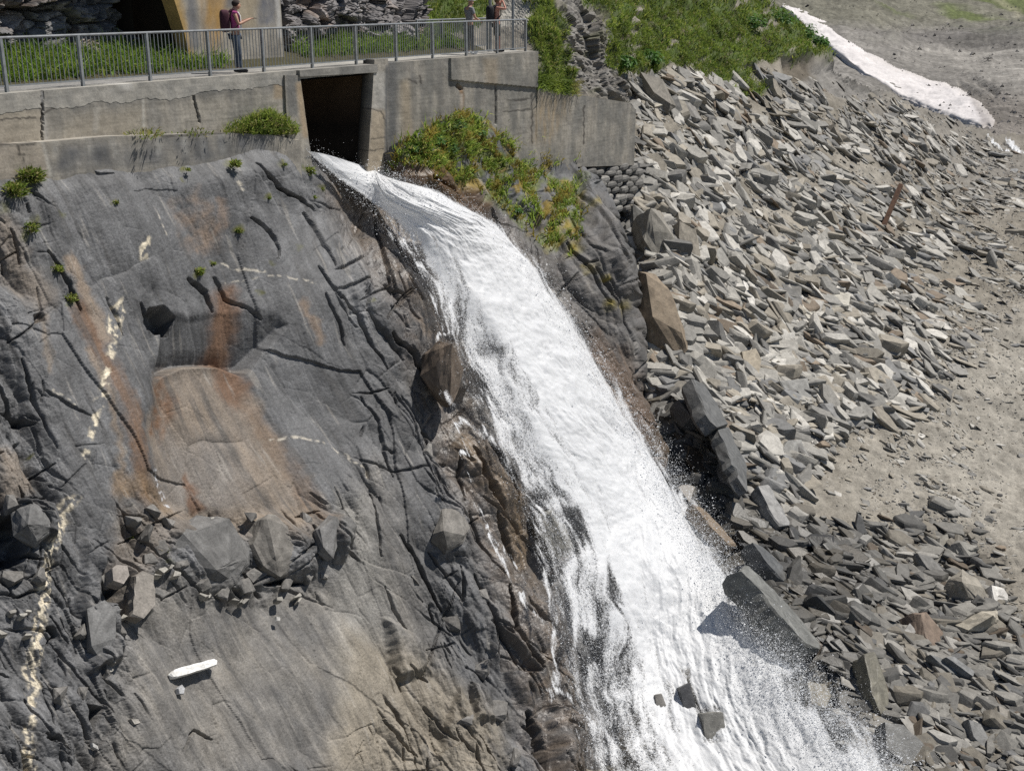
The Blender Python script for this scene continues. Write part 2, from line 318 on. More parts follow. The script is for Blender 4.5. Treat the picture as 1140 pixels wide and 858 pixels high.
def autocracks():
    r = np.random.default_rng(19); out = []
    while len(out) < 420:
        x, y = r.uniform(-40, 720), r.uniform(180, 880)
        if x > 470 + (y - 300) * .3 and y < 700 and x < 560 + (y - 250) * .75: continue
        long = r.uniform() < .25; L = r.uniform(50, 130) if long else r.uniform(10, 45); a = math.radians(r.normal(58, 13) if r.uniform() < .8 else r.normal(150, 18)); pts = [(x, y)]
        for k in range(4): a += r.normal() * .10; pts.append((pts[-1][0] + math.cos(a) * L / 4, pts[-1][1] + math.sin(a) * L / 4))
        out.append((pts, r.uniform(.5, .8) if not long else r.uniform(.6, 1.1), r.uniform(.08, .17)))
    return out
AUTOCRACKS = autocracks()
def cliff_fields(px, py):
    nx = 2.4 * fbm(px / 16, py / 16, 3, 7); ny = 2.4 * fbm(px / 16, py / 16, 3, 8)
    a, b = lin_ab(px, py, 60)
    wa = fbm(a * .5, b * .9, 3, 3); wb = fbm(a * .5, b * .9, 3, 9)
    sm = np.zeros_like(px)
    for p, s, k in SMOOTH: sm = np.maximum(sm, pmask(px, py, p, s) * k)
    right = sstep(560, 650, px - (py - 250) * .3)
    R = np.clip(1 - sm + .4 * (1 - .75 * sm) * fbm(px / 90, py / 90, 3, 21), .06, 1.1)
    h = .35 * fbm(px / 330, py / 330, 2, 40)
    # plates of foliated slate at three sizes, each tilted its own way
    tone = np.zeros_like(px)
    for sa, sb, amp, sd, msk, kc in ((3.6, 1.25, .55, 1, .5 + .5 * R, 1), (1.35, .5, .30, 2, .14 + .86 * R, 1), (.5, .2, .13, 3, R ** 1.2, 1), (.2, .09, .04, 4, .1 + .9 * R ** 1.5, .6)):
        f, gap, idd = facet(a / sa + wa * .05, b / sb + wb * .05, 300 + sd * 20); h += msk * amp * (f - .3); tone += (idd - .5) * kc * (.4 + .6 * msk)
        f1, f2, cx, cy, dx, dy = voro(a / sa + wa * .05 + 7.3, b / sb + wb * .05, sd)                       # slabs that have slipped a little
        h += msk * (rnd(cx, cy, 50 + sd) - .5) * amp * .2
        h -= msk * (rnd(cx, cy, 80 + sd) > .55) * amp * (.12 if sd == 1 else .22) * np.exp(-(f2 - f1) / (.05 if sd == 1 else .035))
    # fine lineation running down the slabs
    aa, bb = lin_ab(px, py, 66)
    h += .009 * fbm(aa * .4, bb * 6, 3, 90) 
    tl = pmask(px + 14 * fbm(px / 45, py / 45, 4, 5), py + 6 * fbm(px / 30, py / 30, 4, 6), TAN_SLAB, 7)
    # the tan slab lies behind the plates above it: they overhang its top edge
    up = [(186, 345), (215, 352), (245, 345), (300, 342), (318, 362), (285, 410), (262, 398), (215, 400), (186, 412)]
    h -= .26 * pmask(px + 5 * gnoise(px / 60, py / 60, 31), py, TAN_SLAB, 18)
    ov = pmask(px, py, up, 5); t = np.clip((py - 342) / 55, 0, 1); h -= ov * .5 * t ** 1.1
    for pts, w, d in CRACKS:
        m = tstroke(px + .6 * nx, py + .6 * ny, pts, max(w * .46, .95)); h -= d * 1.25 * m
        # the upper side stands a little proud of the lower side
        m2 = stroke(px + nx - w, py + ny + w * 3, pts, w * 3.5, w * 3); h += d * .35 * m2 * (1 - m)
    for pts, w, d in AUTOCRACKS:
        m = tstroke(px + nx * .25, py + ny * .25, pts, w); k = m > 0; h[k] -= (d * m * sstep(.12, .7, R))[k]
    for p, d, s in HOLES: h -= d * pmask(px + .5 * nx, py + .5 * ny, p, s * .6)
    for p, d, s in BUMPS:
        k = pmask(px + nx, py + ny, p, s)
        h += d * k * (1 + .25 * (voro(px / 26 + .2 * nx, py / 26, int(p[0][0]))[0] - .4))
    if h.shape[0] > 3 and h.shape[1] > 3:                               # weathered, not razor-sharp, edges
        for _ in range(1):
            g = np.pad(h, 1, mode='edge'); h = .5 * h + .125 * (g[:-2, 1:-1] + g[2:, 1:-1] + g[1:-1, :-2] + g[1:-1, 2:])
    h = h + .010 * (.35 + .65 * R) * fbm(px / 4, py / 4, 2, 97) + .007 * fbm(aa * 1.1, bb * 16, 2, 98)
    return h, R, tl, nx, ny, tone

def cliff_color(px, py, R, tl, nx, ny, tone):
    a, b = lin_ab(px, py, 64)
    n1 = fbm(px / 70, py / 70, 4, 101); n2 = fbm(a * .5, b * 5, 4, 102); n3 = fbm(px / 14, py / 14, 3, 103)
    c = np.ones(px.shape + (3,)) * np.array([.101, .101, .102])
    c *= np.clip(1 + .22 * n1 + .24 * n2 + .14 * n3 + .20 * tone + .12 * gnoise(px / 2.2, py / 2.2, 104) + .12 * fbm(a * 1.2, b * 14, 3, 105), .3, 2)[..., None]
    def mix(col, m):
        nonlocal c
        m = np.clip(m, 0, 1)[..., None]; c = c * (1 - m) + np.array(col) * m
    qx = px + 2 * nx; qy = py + 2 * ny
    tan = np.array([.20, .162, .125])
    # warm lower slabs
    low = pmask(qx, qy, [(150, 650), (400, 640), (395, 540), (420, 520), (480, 700), (520, 870), (100, 870), (125, 760)], 35)
    mix([.18, .165, .143], low * (.55 + .35 * n1 + .25 * n2))
    mix([.22, .21, .19], pmask(qx, qy, [(370, 560), (400, 555), (440, 700), (420, 800), (370, 800)], 14) * .7)
    mix([.215, .185, .14], pmask(qx, qy, [(380, 700), (470, 740), (560, 800), (560, 870), (360, 870)], 20) * .75)
    mix(tan, tl * (.72 + .25 * n2 + .2 * n1))
    mix([.16, .15, .14], pmask(qx, qy, [(205, 490), (262, 480), (280, 540), (270, 575), (205, 570)], 22) * tl * .6)
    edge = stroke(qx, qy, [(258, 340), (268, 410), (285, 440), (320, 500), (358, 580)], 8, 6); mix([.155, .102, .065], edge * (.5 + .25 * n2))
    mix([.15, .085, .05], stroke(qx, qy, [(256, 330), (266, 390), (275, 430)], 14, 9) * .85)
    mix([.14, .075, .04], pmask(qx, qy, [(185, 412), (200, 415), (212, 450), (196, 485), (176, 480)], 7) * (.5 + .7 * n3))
    mix([.13, .07, .04], stroke(qx, qy, [(226, 525), (240, 560)], 6, 4) * .8)
    # brown streaks
    mix([.205, .16, .12], stroke(qx, qy, [(80, 290), (100, 335), (118, 375)], 8, 5) * .85)
    mix([.135, .085, .055], stroke(qx, qy, [(88, 345), (108, 385), (130, 420), (150, 460), (162, 510), (172, 550)], 9, 6) * (.75 + .5 * n2))
    mix([.18, .132, .088], stroke(qx, qy, [(100, 390), (118, 430), (136, 480), (145, 550)], 4, 4) * .6)
    mix([.165, .112, .065], stroke(qx, qy, [(140, 540), (165, 535), (190, 560)], 12, 9) * .7)
    mix([.27, .20, .13], stroke(qx, qy, [(50, 350), (58, 410)], 4, 4) * .35)
    mix([.19, .145, .112], pmask(qx, qy, [(190, 225), (215, 213), (240, 250), (248, 275), (215, 285), (200, 262)], 8) * (.5 + .7 * n3))
    mix([.23, .165, .12], stroke(qx, qy, [(240, 225), (248, 248), (236, 262)], 5, 4) * .6)
    mix([.24, .19, .14], stroke(qx, qy, [(0, 255), (20, 300), (50, 330)], 12, 12) * .5)
    mix([.24, .19, .14], pmask(qx, qy, [(0, 495), (40, 500), (50, 540), (0, 560)], 10) * .5)
    mix([.22, .155, .105], stroke(qx, qy, [(335, 340), (350, 362), (358, 380)], 5, 4) * .6)
    mix([.2, .15, .1], pmask(qx, qy, [(135, 560), (350, 565), (360, 600), (200, 600), (160, 640), (140, 690), (125, 620)], 12) * .35)
    # wet brown margin of the fall
    wetb = np.clip(stroke(qx, qy, [(390, 215), (430, 270), (470, 330), (500, 410), (520, 500), (560, 580), (590, 680), (610, 760), (630, 870)], 34, 22), 0, 1)
    mix([.115, .09, .068], wetb * (.62 + .4 * n3))
    mix([.19, .135, .08], stroke(qx, qy, [(520, 490), (570, 560), (580, 620)], 12, 8) * .5)
    wr = stroke(qx, qy, [(455, 205), (540, 270), (600, 340), (650, 410), (700, 480), (720, 520)], 30, 20)
    mix([.085, .062, .043], wr * .9)
    mix([.088, .08, .072], pmask(qx, qy, [(560, 230), (640, 250), (670, 220), (720, 300), (735, 430), (715, 510), (680, 470), (600, 330)], 14) * (.7 + .3 * n3))
    mix([.13, .088, .058], pmask(qx, qy, [(660, 370), (700, 400), (722, 440), (712, 500), (680, 470), (640, 410)], 14) * .7)
    # grass, moss and soil on the outcrop
    oc = pmask(qx, qy, [(440, 165), (480, 140), (520, 128), (560, 145), (610, 165), (640, 185), (650, 250), (640, 290), (610, 270), (560, 235), (500, 215), (450, 195)], 10)
    mix([.085, .10, .03], oc * sstep(-.15, .35, fbm(px / 28, py / 28, 4, 120)))
    mix([.17, .12, .02], oc * sstep(.12, .5, fbm(px / 22, py / 22, 4, 121)))
    mix([.10, .055, .025], pmask(qx, qy, [(440, 180), (490, 190), (540, 230), (520, 250), (470, 215)], 10) * .8)
    for x, y, r in ((640, 275, 10), (672, 340, 7), (625, 255, 12), (655, 300, 7), (690, 345, 8), (612, 270, 8), (668, 310, 5), (660, 235, 6)):
        mix([.19, .15, .02], np.clip(1.3 - np.hypot(qx - x, qy - y) / r, 0, 1) * (.6 + .6 * n3))
    # small moss cushions
    for x, y, r in ((205, 190, 3.5), (203, 200, 3), (253, 185, 7), (292, 220, 4), (263, 258, 6), (222, 302, 7), (241, 292, 4), (60, 298, 7), (80, 335, 7), (340, 222, 4), (310, 183, 4), (66, 240, 4), (122, 230, 3), (35, 250, 8), (25, 265, 7),
                    (338, 187, 6), (350, 210, 5), (155, 595, 4), (185, 612, 5), (190, 625, 4), (50, 500, 4), (360, 618, 4), (413, 335, 4), (300, 295, 3), (290, 325, 4), (330, 275, 5), (10, 215, 14), (30, 205, 14), (45, 195, 8), (0, 235, 8)):
        mix([.085, .085, .018], np.clip(1.25 - np.hypot(qx - x, (qy - y) * 1.2) / r, 0, 1) * (.7 + .5 * n3))
    mix([.06, .058, .056], sstep(.35, .75, fbm(a * .35, b * 4.5, 4, 150)) * .55 * (1 - oc))
    c *= (1 + .12 * tone + .14 * fbm(a * .8, b * 9, 3, 106) * (.5 + low) + .12 * gnoise(px / 2.4, py / 2.4, 107))[..., None]
    # quartz
    qz = (np.array([.52, .46, .35]) * (1 + .35 * fbm(px / 4, py / 4, 3, 134)[..., None])).clip(.1, .7); tex = sstep(-.2, .22, fbm(px / 6, py / 9, 4, 130))
    mix(qz, pmask(px + nx, py + ny, [(124, 343), (137, 330), (142, 345), (139, 368), (131, 382), (122, 366)], 2) * tex)
    mix(qz, stroke(px + 1.5 * nx + 4 * gnoise(py / 26, py * 0, 5), py + ny, [(84, 555), (70, 585), (62, 600), (54, 640), (48, 690), (44, 730), (38, 780)], 6.5, 3.4) * tex)
    mix(qz, stroke(px + nx, py + ny, [(34, 800), (30, 830), (33, 870)], 4.5, 2) * tex)
    mix(qz, stroke(px + nx, py + ny, [(128, 385), (118, 410), (112, 450), (106, 480), (98, 505)], 4, 2.5) * sstep(-.1, .3, fbm(px / 12, py / 12, 3, 131)))
    mix(qz, pmask(px + nx, py + ny, [(152, 268), (162, 264), (160, 290), (152, 292)], 2) * tex)
    for pts, w in (([(312, 487), (340, 484), (370, 496), (400, 518), (408, 530)], 1.8), ([(250, 292), (270, 300), (292, 304)], 1.4), ([(255, 312), (300, 308), (350, 318)], .9), ([(170, 232), (182, 262)], .9), ([(60, 432), (85, 448)], .8), ([(258, 203), (262, 213)], 2)):
        mix([.46, .42, .35], stroke(px + nx * .9, py + ny * .9, pts, w * .75, 1.1) * .9 * sstep(-.25, .2, fbm(px / 7, py / 7, 3, 141)))
    mix([.42, .42, .43], stroke(px, py, [(185, 520), (196, 545), (202, 560)], 3, 2) * sstep(0, .4, fbm(px / 3, py / 5, 2, 140)))
    mix([.3, .28, .25], sstep(.5, .9, fbm(a * .7, b * 9, 4, 133)) * .4)
    wet = np.clip(.75 * wetb + .8 * wr + .35 * stroke(qx, qy, [(190, 420), (185, 520), (200, 560)], 10, 8) + .3 * stroke(qx, qy, [(100, 370), (165, 540)], 9, 8), 0, .9)
    return np.clip(c, .012, .8), wet

def build_cliff(step):
    xs = np.arange(-70, 800, step); ys = np.arange(112, 930, step); PX, PY = np.meshgrid(xs, ys)
    # coarse depth, refined bilinearly
    cx = np.arange(-80, 820, 10); cy = np.arange(100, 950, 10); G = CL(*np.meshgrid(cx, cy))
    ix = (PX + 80) / 10; iy = (PY - 100) / 10; i = ix.astype(int); j = iy.astype(int); fx = ix - i; fy = iy - j
    D = (G[j, i] * (1 - fx) + G[j, i + 1] * fx) * (1 - fy) + (G[j + 1, i] * (1 - fx) + G[j + 1, i + 1] * fx) * fy
    # the right edge of the rock turns away from the viewer
    ey = np.array([112, 180, 200, 235, 270, 330, 400, 450, 500, 560, 930]); ex = np.array([632, 644, 660, 680, 692, 702, 714, 718, 730, 780, 960])
    E = np.interp(PY, ey, ex) + 5 * fbm(PX / 40, PY / 40, 3, 33)
    over = np.clip(PX - (E - 10), 0, None); D = D + (over / 5) ** 2 * .6
    P, n = grid_sheet(PX, PY, D)
    h, R, tl, nx, ny, tone = cliff_fields(PX, PY)
    top = 2.5 * fbm(PX / 14, PX * 0, 3, 61) + np.interp(PX, [-80, 0, 60, 120, 200, 250, 290, 318, 330, 345, 352, 408, 428, 445, 470, 505, 530, 570, 610, 640, 660, 700], [194, 192, 183, 177, 178, 173, 164, 160, 164, 170, 174, 176, 180, 158, 146, 126, 128, 138, 156, 172, 178, 180])
    rmp = sstep(-4, 34, PY - top); h = np.where(PX < 350, h * rmp - .06 * (1 - rmp), h)       # the rock meets the foot of the wall
    V = P + n * h[..., None]
    col, wet = cliff_color(PX, PY, R, tl, nx, ny, tone)
    keep = (PY > top) & (PX < E + 16)
    q = grid_quads(len(ys), len(xs), keep)
    V, q, col, wet = compact(V, q, col, wet)
    V, q, vb = skirt(V, q, -CN * .8); col = np.r_[col, col[vb]]; wet = np.r_[wet, wet[vb]]
    me = mesh_np('rock_cliff', V, quads=q, col=col, wet=wet, smooth=False, mats=[M['rock']])
    return link('rock_cliff', me, kind='structure')
import time as _t; _t0 = _t.time()
STEP = 1.0
build_cliff(STEP); print('cliff', _t.time() - _t0)
def D_cliff(px, py): return CL(np.atleast_1d(px), np.atleast_1d(py))
# ------------------------------------------------------------------ concrete wall, culvert, path
def conc_col(px, py, s, z, base=(.30, .275, .232), dark=.5):
    b = np.ones(px.shape + (3,)) * np.array(base)
    n1 = fbm(s * .7, z * 1.1, 4, 201); st = fbm(s * 3.2, z * .35, 4, 202); bl = fbm(s * 8, z * 1.2, 3, 203)
    grey = np.array([.155, .152, .145])
    m = np.clip(.35 + .9 * n1 + .7 * st, 0, 1)[..., None] * dark; b = b * (1 - m) + grey * m
    b *= (1 + .16 * bl + .1 * fbm(s * 9, z * 9, 3, 204))[..., None]
    zb = z * 4 + .15 * gnoise(s * .6, z * 3, 205); fr = zb - np.floor(zb)         # board marks
    b *= (1 - .15 * (fr < .09) * (gnoise(s * .9, np.floor(zb) * 3.7, 206) > -.1))[..., None]
    return b
def cmix(c, col, m):
    m = np.clip(m, 0, 1)[..., None]; return c * (1 - m) + np.array(col) * m
def wall_part(name, parent, s0, s1, ztop, zbot, off, paint=None, ds=.035, dz=.035, thick=.5, disp=None, mat=None):
    S = np.arange(s0, s1 + ds * .5, ds); zt = ztop(S) if callable(ztop) else np.full(S.shape, ztop); zb = zbot(S) if callable(zbot) else np.full(S.shape, zbot)
    nz = max(3, int((zt - zb).max() / dz)); t = np.linspace(0, 1, nz)
    SS = np.repeat(S[None], nz, 0); ZZ = zt[None] + (zb - zt)[None] * t[:, None]
    OF = off(SS, ZZ) if callable(off) else np.full(SS.shape, off)
    V = onwall(SS, OF, ZZ); px, py, _ = proj(V); h = .006 * fbm(SS * 3, ZZ * 3, 3, 210) + .0022 * fbm(SS * .8, ZZ * 10, 2, 213)
    if disp is not None: h = h + disp(px, py, SS, ZZ)
    V = V + WN * h[..., None]
    c = conc_col(px, py, SS, ZZ)
    if paint: c = paint(c, px, py, SS, ZZ)
    q = grid_quads(nz, len(S)); V = V.reshape(-1, 3); c = c.reshape(-1, 3)
    V, q, vb = skirt(V, q, -WN * thick); c = np.r_[c, c[vb]]
    me = mesh_np(name, V - np.array(parent.location), quads=q, col=np.clip(c, .02, .8), wet=0., mats=[mat or M['concrete']])
    return link(name, me, parent)
def s_px(px, py, off): return float(wall_s(px, py, off)[0])
OW = .25
sL = s_px(-75, 112, OW); s325 = s_px(327, 80, OW); s345 = s_px(347, 178, OW); s332 = s_px(333, 84, OW); s417 = s_px(417, 80, OW); s408 = s_px(409, 188, OW)
s430 = s_px(431, 120, OW); s597 = s_px(597, 98, OW); s709 = s_px(708, 118, OW)
wall = empty('retaining_wall', onwall(0, OW, -2.), 'long weathered grey concrete retaining wall carrying the railed path above the rock face', 'wall')
def zpx(pts, off):
    ss = []; zz = []
    for x, y in pts:
        a, b = wall_s(x, y, off); ss.append(float(a)); zz.append(float(b))
    return lambda S: np.interp(S, ss, zz)
ledge = zpx([(-80, 165), (0, 160), (50, 157), (120, 151), (250, 147), (330, 149)], OW)
def crk(c, px, py, pts, w=1., col=(.05, .045, .04), k=.85):
    return cmix(c, col, stroke(px + 1.5 * gnoise(px / 5, py / 5, 3), py + 1.5 * gnoise(px / 5, py / 5, 4), pts, w, .8) * k)
def paint_upper(c, px, py, s, z):
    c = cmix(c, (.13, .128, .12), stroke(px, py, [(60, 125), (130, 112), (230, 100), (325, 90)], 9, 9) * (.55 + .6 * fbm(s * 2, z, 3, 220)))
    c = cmix(c, (.33, .285, .22), pmask(px, py, [(-80, 125), (48, 122), (48, 158), (-80, 165)], 4) * .6)
    c = cmix(c, (.30, .26, .2), pmask(px, py, [(80, 128), (160, 120), (160, 150), (70, 155)], 9) * .5)
    c = cmix(c, (.34, .26, .17), pmask(px, py, [(305, 90), (316, 90), (316, 110), (305, 110)], 3) * .7)
    c = cmix(c, (.5, .48, .43), stroke(px, py, [(159, 105), (160, 142)], 1.3, 1.2) * .5)
    c = cmix(c, (.42, .4, .36), stroke(px, py, [(108, 122), (106, 145)], 3, 3) * .35)
    c = cmix(c, (.4, .38, .35), stroke(px, py, [(48, 122), (52, 160)], 2, 2) * .5)
    for p in ([(47, 103), (47, 158)], [(0, 120), (30, 120), (42, 117), (48, 127)], [(213, 98), (218, 118), (222, 136)], [(48, 127), (60, 120)], [(0, 133), (40, 131)]): c = crk(c, px, py, p)
    return c
def disp_cracks(*ps):
    def f(px, py, s, z):
        h = np.zeros_like(px)
        for p in ps: h -= .05 * stroke(px + 1.5 * gnoise(px / 5, py / 5, 3), py + 1.5 * gnoise(px / 5, py / 5, 4), p, .9, .7)
        return h
    return f
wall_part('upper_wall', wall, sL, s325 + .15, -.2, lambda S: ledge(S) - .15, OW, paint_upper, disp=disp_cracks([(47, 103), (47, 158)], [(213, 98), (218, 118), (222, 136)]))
def cop_bot(S): return -.36 + .08 * fbm(S * 1.1, S * 0 + .3, 3, 230) + .03 * fbm(S * 7, S * 0, 2, 231)
def paint_cop(c, px, py, s, z):
    c = c * .35 + np.array([.34, .325, .29]) * .65; c = cmix(c, (.2, .195, .18), np.clip(.1 + .8 * fbm(s * 2, z * 3, 3, 232), 0, .6))
    c = cmix(c, (.5, .48, .44), stroke(px, py, [(135, 93), (142, 95)], 5, 4) * .8)
    return crk(c, px, py, [(47, 100), (47, 125)], 1.2)
wall_part('coping', wall, sL, s325 + .1, 0., cop_bot, OW + .006, paint_cop, disp=disp_cracks([(47, 100), (47, 125)]))
# the plinth below, standing forward of the wall
OP = .55
def paint_pl(c, px, py, s, z):
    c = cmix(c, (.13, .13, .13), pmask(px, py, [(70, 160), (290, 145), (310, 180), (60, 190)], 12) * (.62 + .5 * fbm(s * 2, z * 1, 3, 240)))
    c = cmix(c, (.34, .29, .23), pmask(px, py, [(-80, 165), (50, 160), (55, 200), (-80, 205)], 5) * .6)
    for x in (60, 100, 125, 175, 205, 225, 246): c = cmix(c, (.4, .39, .36), stroke(px, py, [(x, 152), (x + 2, 172)], 3, 3) * (.25 + .3 * gnoise(px / 9, py / 9, 8)))
    c = cmix(c, (.45, .43, .38), stroke(px, py, [(48, 158), (56, 195)], 2, 2) * .6)
    for p in ([(0, 160), (30, 162), (48, 156)], [(20, 163), (22, 172), (28, 172)], [(26, 176), (26, 182)], [(180, 152), (250, 148)]): c = crk(c, px, py, p)
    return c
pl_top = zpx([(-80, 166), (0, 161), (50, 158), (120, 152), (250, 148), (300, 150), (330, 156)], OP)
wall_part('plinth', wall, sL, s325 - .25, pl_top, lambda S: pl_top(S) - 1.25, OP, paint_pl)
# pier left of the opening, lintel, pier right of it
def rock_pier(c, px, py, s, z):
    c = cmix(c, (.15, .148, .14), pmask(px, py, [(318, 82), (330, 82), (332, 130), (320, 130)], 3) * .8)
    c = cmix(c, (.36, .27, .17), stroke(px, py, [(333, 95), (340, 150)], 3.5, 3) * .75)
    return c
def tri_part(name, pts, off, paint, thick, step=1.0):
    """a concrete piece given by its outline on the wall plane"""
    xs = [p[0] for p in pts]; ys = [p[1] for p in pts]
    # lines between left and right edge: rows interpolated, so borders stay straight
    (x0, y0), (x1, y1), (x2, y2), (x3, y3) = pts                      # top left, top right, bottom right, bottom left
    nu = max(4, int(max(xs) - min(xs)) + 1); nv = max(4, int(max(ys) - min(ys)) + 1)
    u, v = np.meshgrid(np.linspace(0, 1, nu), np.linspace(0, 1, nv))
    PX = (x0 * (1 - u) + x1 * u) * (1 - v) + (x3 * (1 - u) + x2 * u) * v; PY = (y0 * (1 - u) + y1 * u) * (1 - v) + (y3 * (1 - u) + y2 * u) * v
    V = unproj(PX, PY, wall_D(PX, PY, off)); s = (V - A0) @ WD; z = V[..., 2]
    c = conc_col(PX, PY, s, z); c = paint(c, PX, PY, s, z) if paint else c
    V = V + WN * (.008 * fbm(s * 3, z * 3, 3, 210))[..., None]
    q = grid_quads(nv, nu); V, q, vb = skirt(V.reshape(-1, 3), q, -WN * thick); c = c.reshape(-1, 3); c = np.r_[c, c[vb] * .0 + np.array([.012, .010, .008])]  # pier returns coloured near black, painting in the culvert's shade
    return link(name, mesh_np(name, V - np.array(wall.location), quads=q, col=np.clip(c, .02, .8), wet=0., mats=[M['concrete']]), wall)
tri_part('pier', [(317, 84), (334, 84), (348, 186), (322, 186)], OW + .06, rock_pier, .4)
def paint_lin(c, px, py, s, z):
    c = cmix(c, (.20, .195, .18), np.full(px.shape, .7)); c = cmix(c, (.12, .118, .11), pmask(px, py, [(378, 66), (395, 66), (395, 90), (378, 90)], 2) * .6)
    return cmix(c, (.3, .29, .26), stroke(px, py, [(332, 76), (375, 72)], 2, 2) * .5)
top0 = float(wall_s(331, 75, OW + .1)[1])
wall_part('lintel', wall, s325 + .12, s417 + .02, 0., zpx([(328, 86), (417, 81)], OW + .1), OW + .1, paint_lin, thick=.6)
def paint_rp(c, px, py, s, z):
    c = cmix(c, (.40, .385, .35), pmask(px, py, [(416, 80), (431, 80), (431, 120), (414, 122)], 3) * .6)
    c = cmix(c, (.37, .30, .21), pmask(px, py, [(414, 122), (431, 124), (430, 190), (408, 190)], 3) * .65)
    for p in ([(413, 122), (424, 124), (430, 137)], [(412, 155), (428, 153)], [(410, 168), (428, 166)]): c = crk(c, px, py, p, .7)
    return cmix(c, (.12, .12, .118), stroke(px, py, [(431, 75), (430, 190)], 2.2, 2) * .9)
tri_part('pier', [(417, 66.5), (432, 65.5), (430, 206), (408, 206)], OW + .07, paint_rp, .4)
# right-hand wall and its sloping wing
seam = zpx([(400, 82), (437, 84), (480, 88), (512, 91), (597, 98.5), (720, 109)], OW)
def ztopR(S): return np.where(S < s597, 0.0, np.interp(S, [s597, s597 + .05, s_px(700, 114.5, OW), s709], [float(seam(np.array([s597]))[0])] * 2 + [float(wall_s(700, 114.5, OW)[1]), float(wall_s(708, 122, OW)[1])]))
def zbotR(S): return zpx([(420, 210), (520, 205), (600, 190), (640, 186), (710, 184)], OW)(S)
def paint_R(c, px, py, s, z):
    c = cmix(c, (.165, .16, .145), np.clip(.45 + .8 * fbm(s * 1.2, z * .5, 4, 250), 0, .85))
    c = cmix(c, (.11, .11, .108), stroke(px, py, [(436, 70), (437, 190)], 5, 3.5) * .8)
    c = cmix(c, (.31, .25, .17), stroke(px, py, [(452, 95), (455, 180)], 6, 5) * .6)
    for x, w, y0, y1 in ((470, 3, 95, 180), (490, 4, 75, 150), (505, 6, 70, 95), (460, 4, 85, 130), (532, 4, 95, 140)): c = cmix(c, (.12, .118, .11), stroke(px, py, [(x, y0), (x + 1, y1)], w, w * .8) * .5)
    c = cmix(c, (.3, .24, .165), pmask(px, py, [(535, 65), (552, 65), (552, 95), (540, 95)], 4) * .5)
    c = cmix(c, (.31, .245, .165), pmask(px, py, [(597, 104), (632, 107), (632, 125), (612, 160), (592, 158)], 8) * (.5 + .6 * fbm(s * 5, z * 1.2, 3, 251)))
    c = cmix(c, (.2, .12, .06), stroke(px, py, [(513, 99), (515, 108), (514, 120)], 2, 1.6) * .8)
    c = cmix(c, (.44, .41, .36), stroke(px, py, [(514, 106), (514, 125)], 1.6, 1.4) * .6)
    for p in ([(552, 95), (552, 138)], [(509, 93), (512, 99)], [(467, 85), (469, 93)], [(592, 105), (592, 160)], [(650, 118), (650, 160)], [(455, 88), (464, 93)], [(565, 112), (590, 110)], [(560, 124), (590, 122)]): c = crk(c, px, py, p, .8)
    return c
def disp_R(px, py, s, z): return .07 * sstep(0, .03, z - seam(s)) * (s < s597 + .2) * (s > s_px(500, 90, OW)) - .05 * stroke(px, py, [(552, 95), (552, 138)], .9, .8) - .12 * stroke(px, py, [(510, 96), (513, 99)], 2, 1)
wall_part('wing_wall', wall, s430 - .05, s709, ztopR, zbotR, OW, paint_R, ds=.045, dz=.03, thick=.55, disp=disp_R)
# the inside of the culvert
def quadmesh(name, parent, quads, col, mat='concrete', wet=0., sub=1):
    V = []; q = []
    for qd in quads:
        b = len(V); V += [np.asarray(p, float) for p in qd]; q.append([b, b + 1, b + 2, b + 3])
    V = np.array(V); V = V - (np.array(parent.location) if parent is not None else 0)
    return link(name, mesh_np(name, V, quads=np.array(q), col=np.array(col), wet=wet, mats=[M[mat]]), parent)
zf = -3.6; zc = -.28; L_, R_ = s332 - .1, s417 + .25
cul = lambda s, o, z: onwall(s, o, z)
def barrel():
    a0, a1 = s332 - .03, s_px(348, 186, OW); b0, b1 = s417 + .03, s408 + .03; za = zc; zb = float(wall_s(348, 186, OW)[1]) - .4; V = []; q = []; c = []
    def strip(pts_top, pts_bot, n=10):
        b = len(V); k = len(pts_top)
        for t in np.linspace(0, 1, n):
            for p, r_ in zip(pts_top, pts_bot): V.append(p * (1 - t) + r_ * t); w_ = max(0, 1 - t * 1.8); c.append(np.array((.022, .018, .015)) * (1 - w_) + np.array((.15, .10, .06)) * w_)  # interior shade painted in: brown as if lit at top, near black below
        for y in range(n - 1):
            for x in range(k - 1): q.append((b + y * k + x, b + y * k + x + 1, b + (y + 1) * k + x + 1, b + (y + 1) * k + x))
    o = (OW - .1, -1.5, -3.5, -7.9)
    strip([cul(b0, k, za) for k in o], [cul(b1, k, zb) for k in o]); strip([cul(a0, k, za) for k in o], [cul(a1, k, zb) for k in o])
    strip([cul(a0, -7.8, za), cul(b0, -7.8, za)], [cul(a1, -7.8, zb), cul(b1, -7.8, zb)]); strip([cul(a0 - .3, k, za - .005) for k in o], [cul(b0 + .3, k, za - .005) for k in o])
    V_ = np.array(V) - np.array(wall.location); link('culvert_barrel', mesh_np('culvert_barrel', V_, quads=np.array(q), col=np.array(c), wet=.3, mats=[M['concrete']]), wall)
barrel()
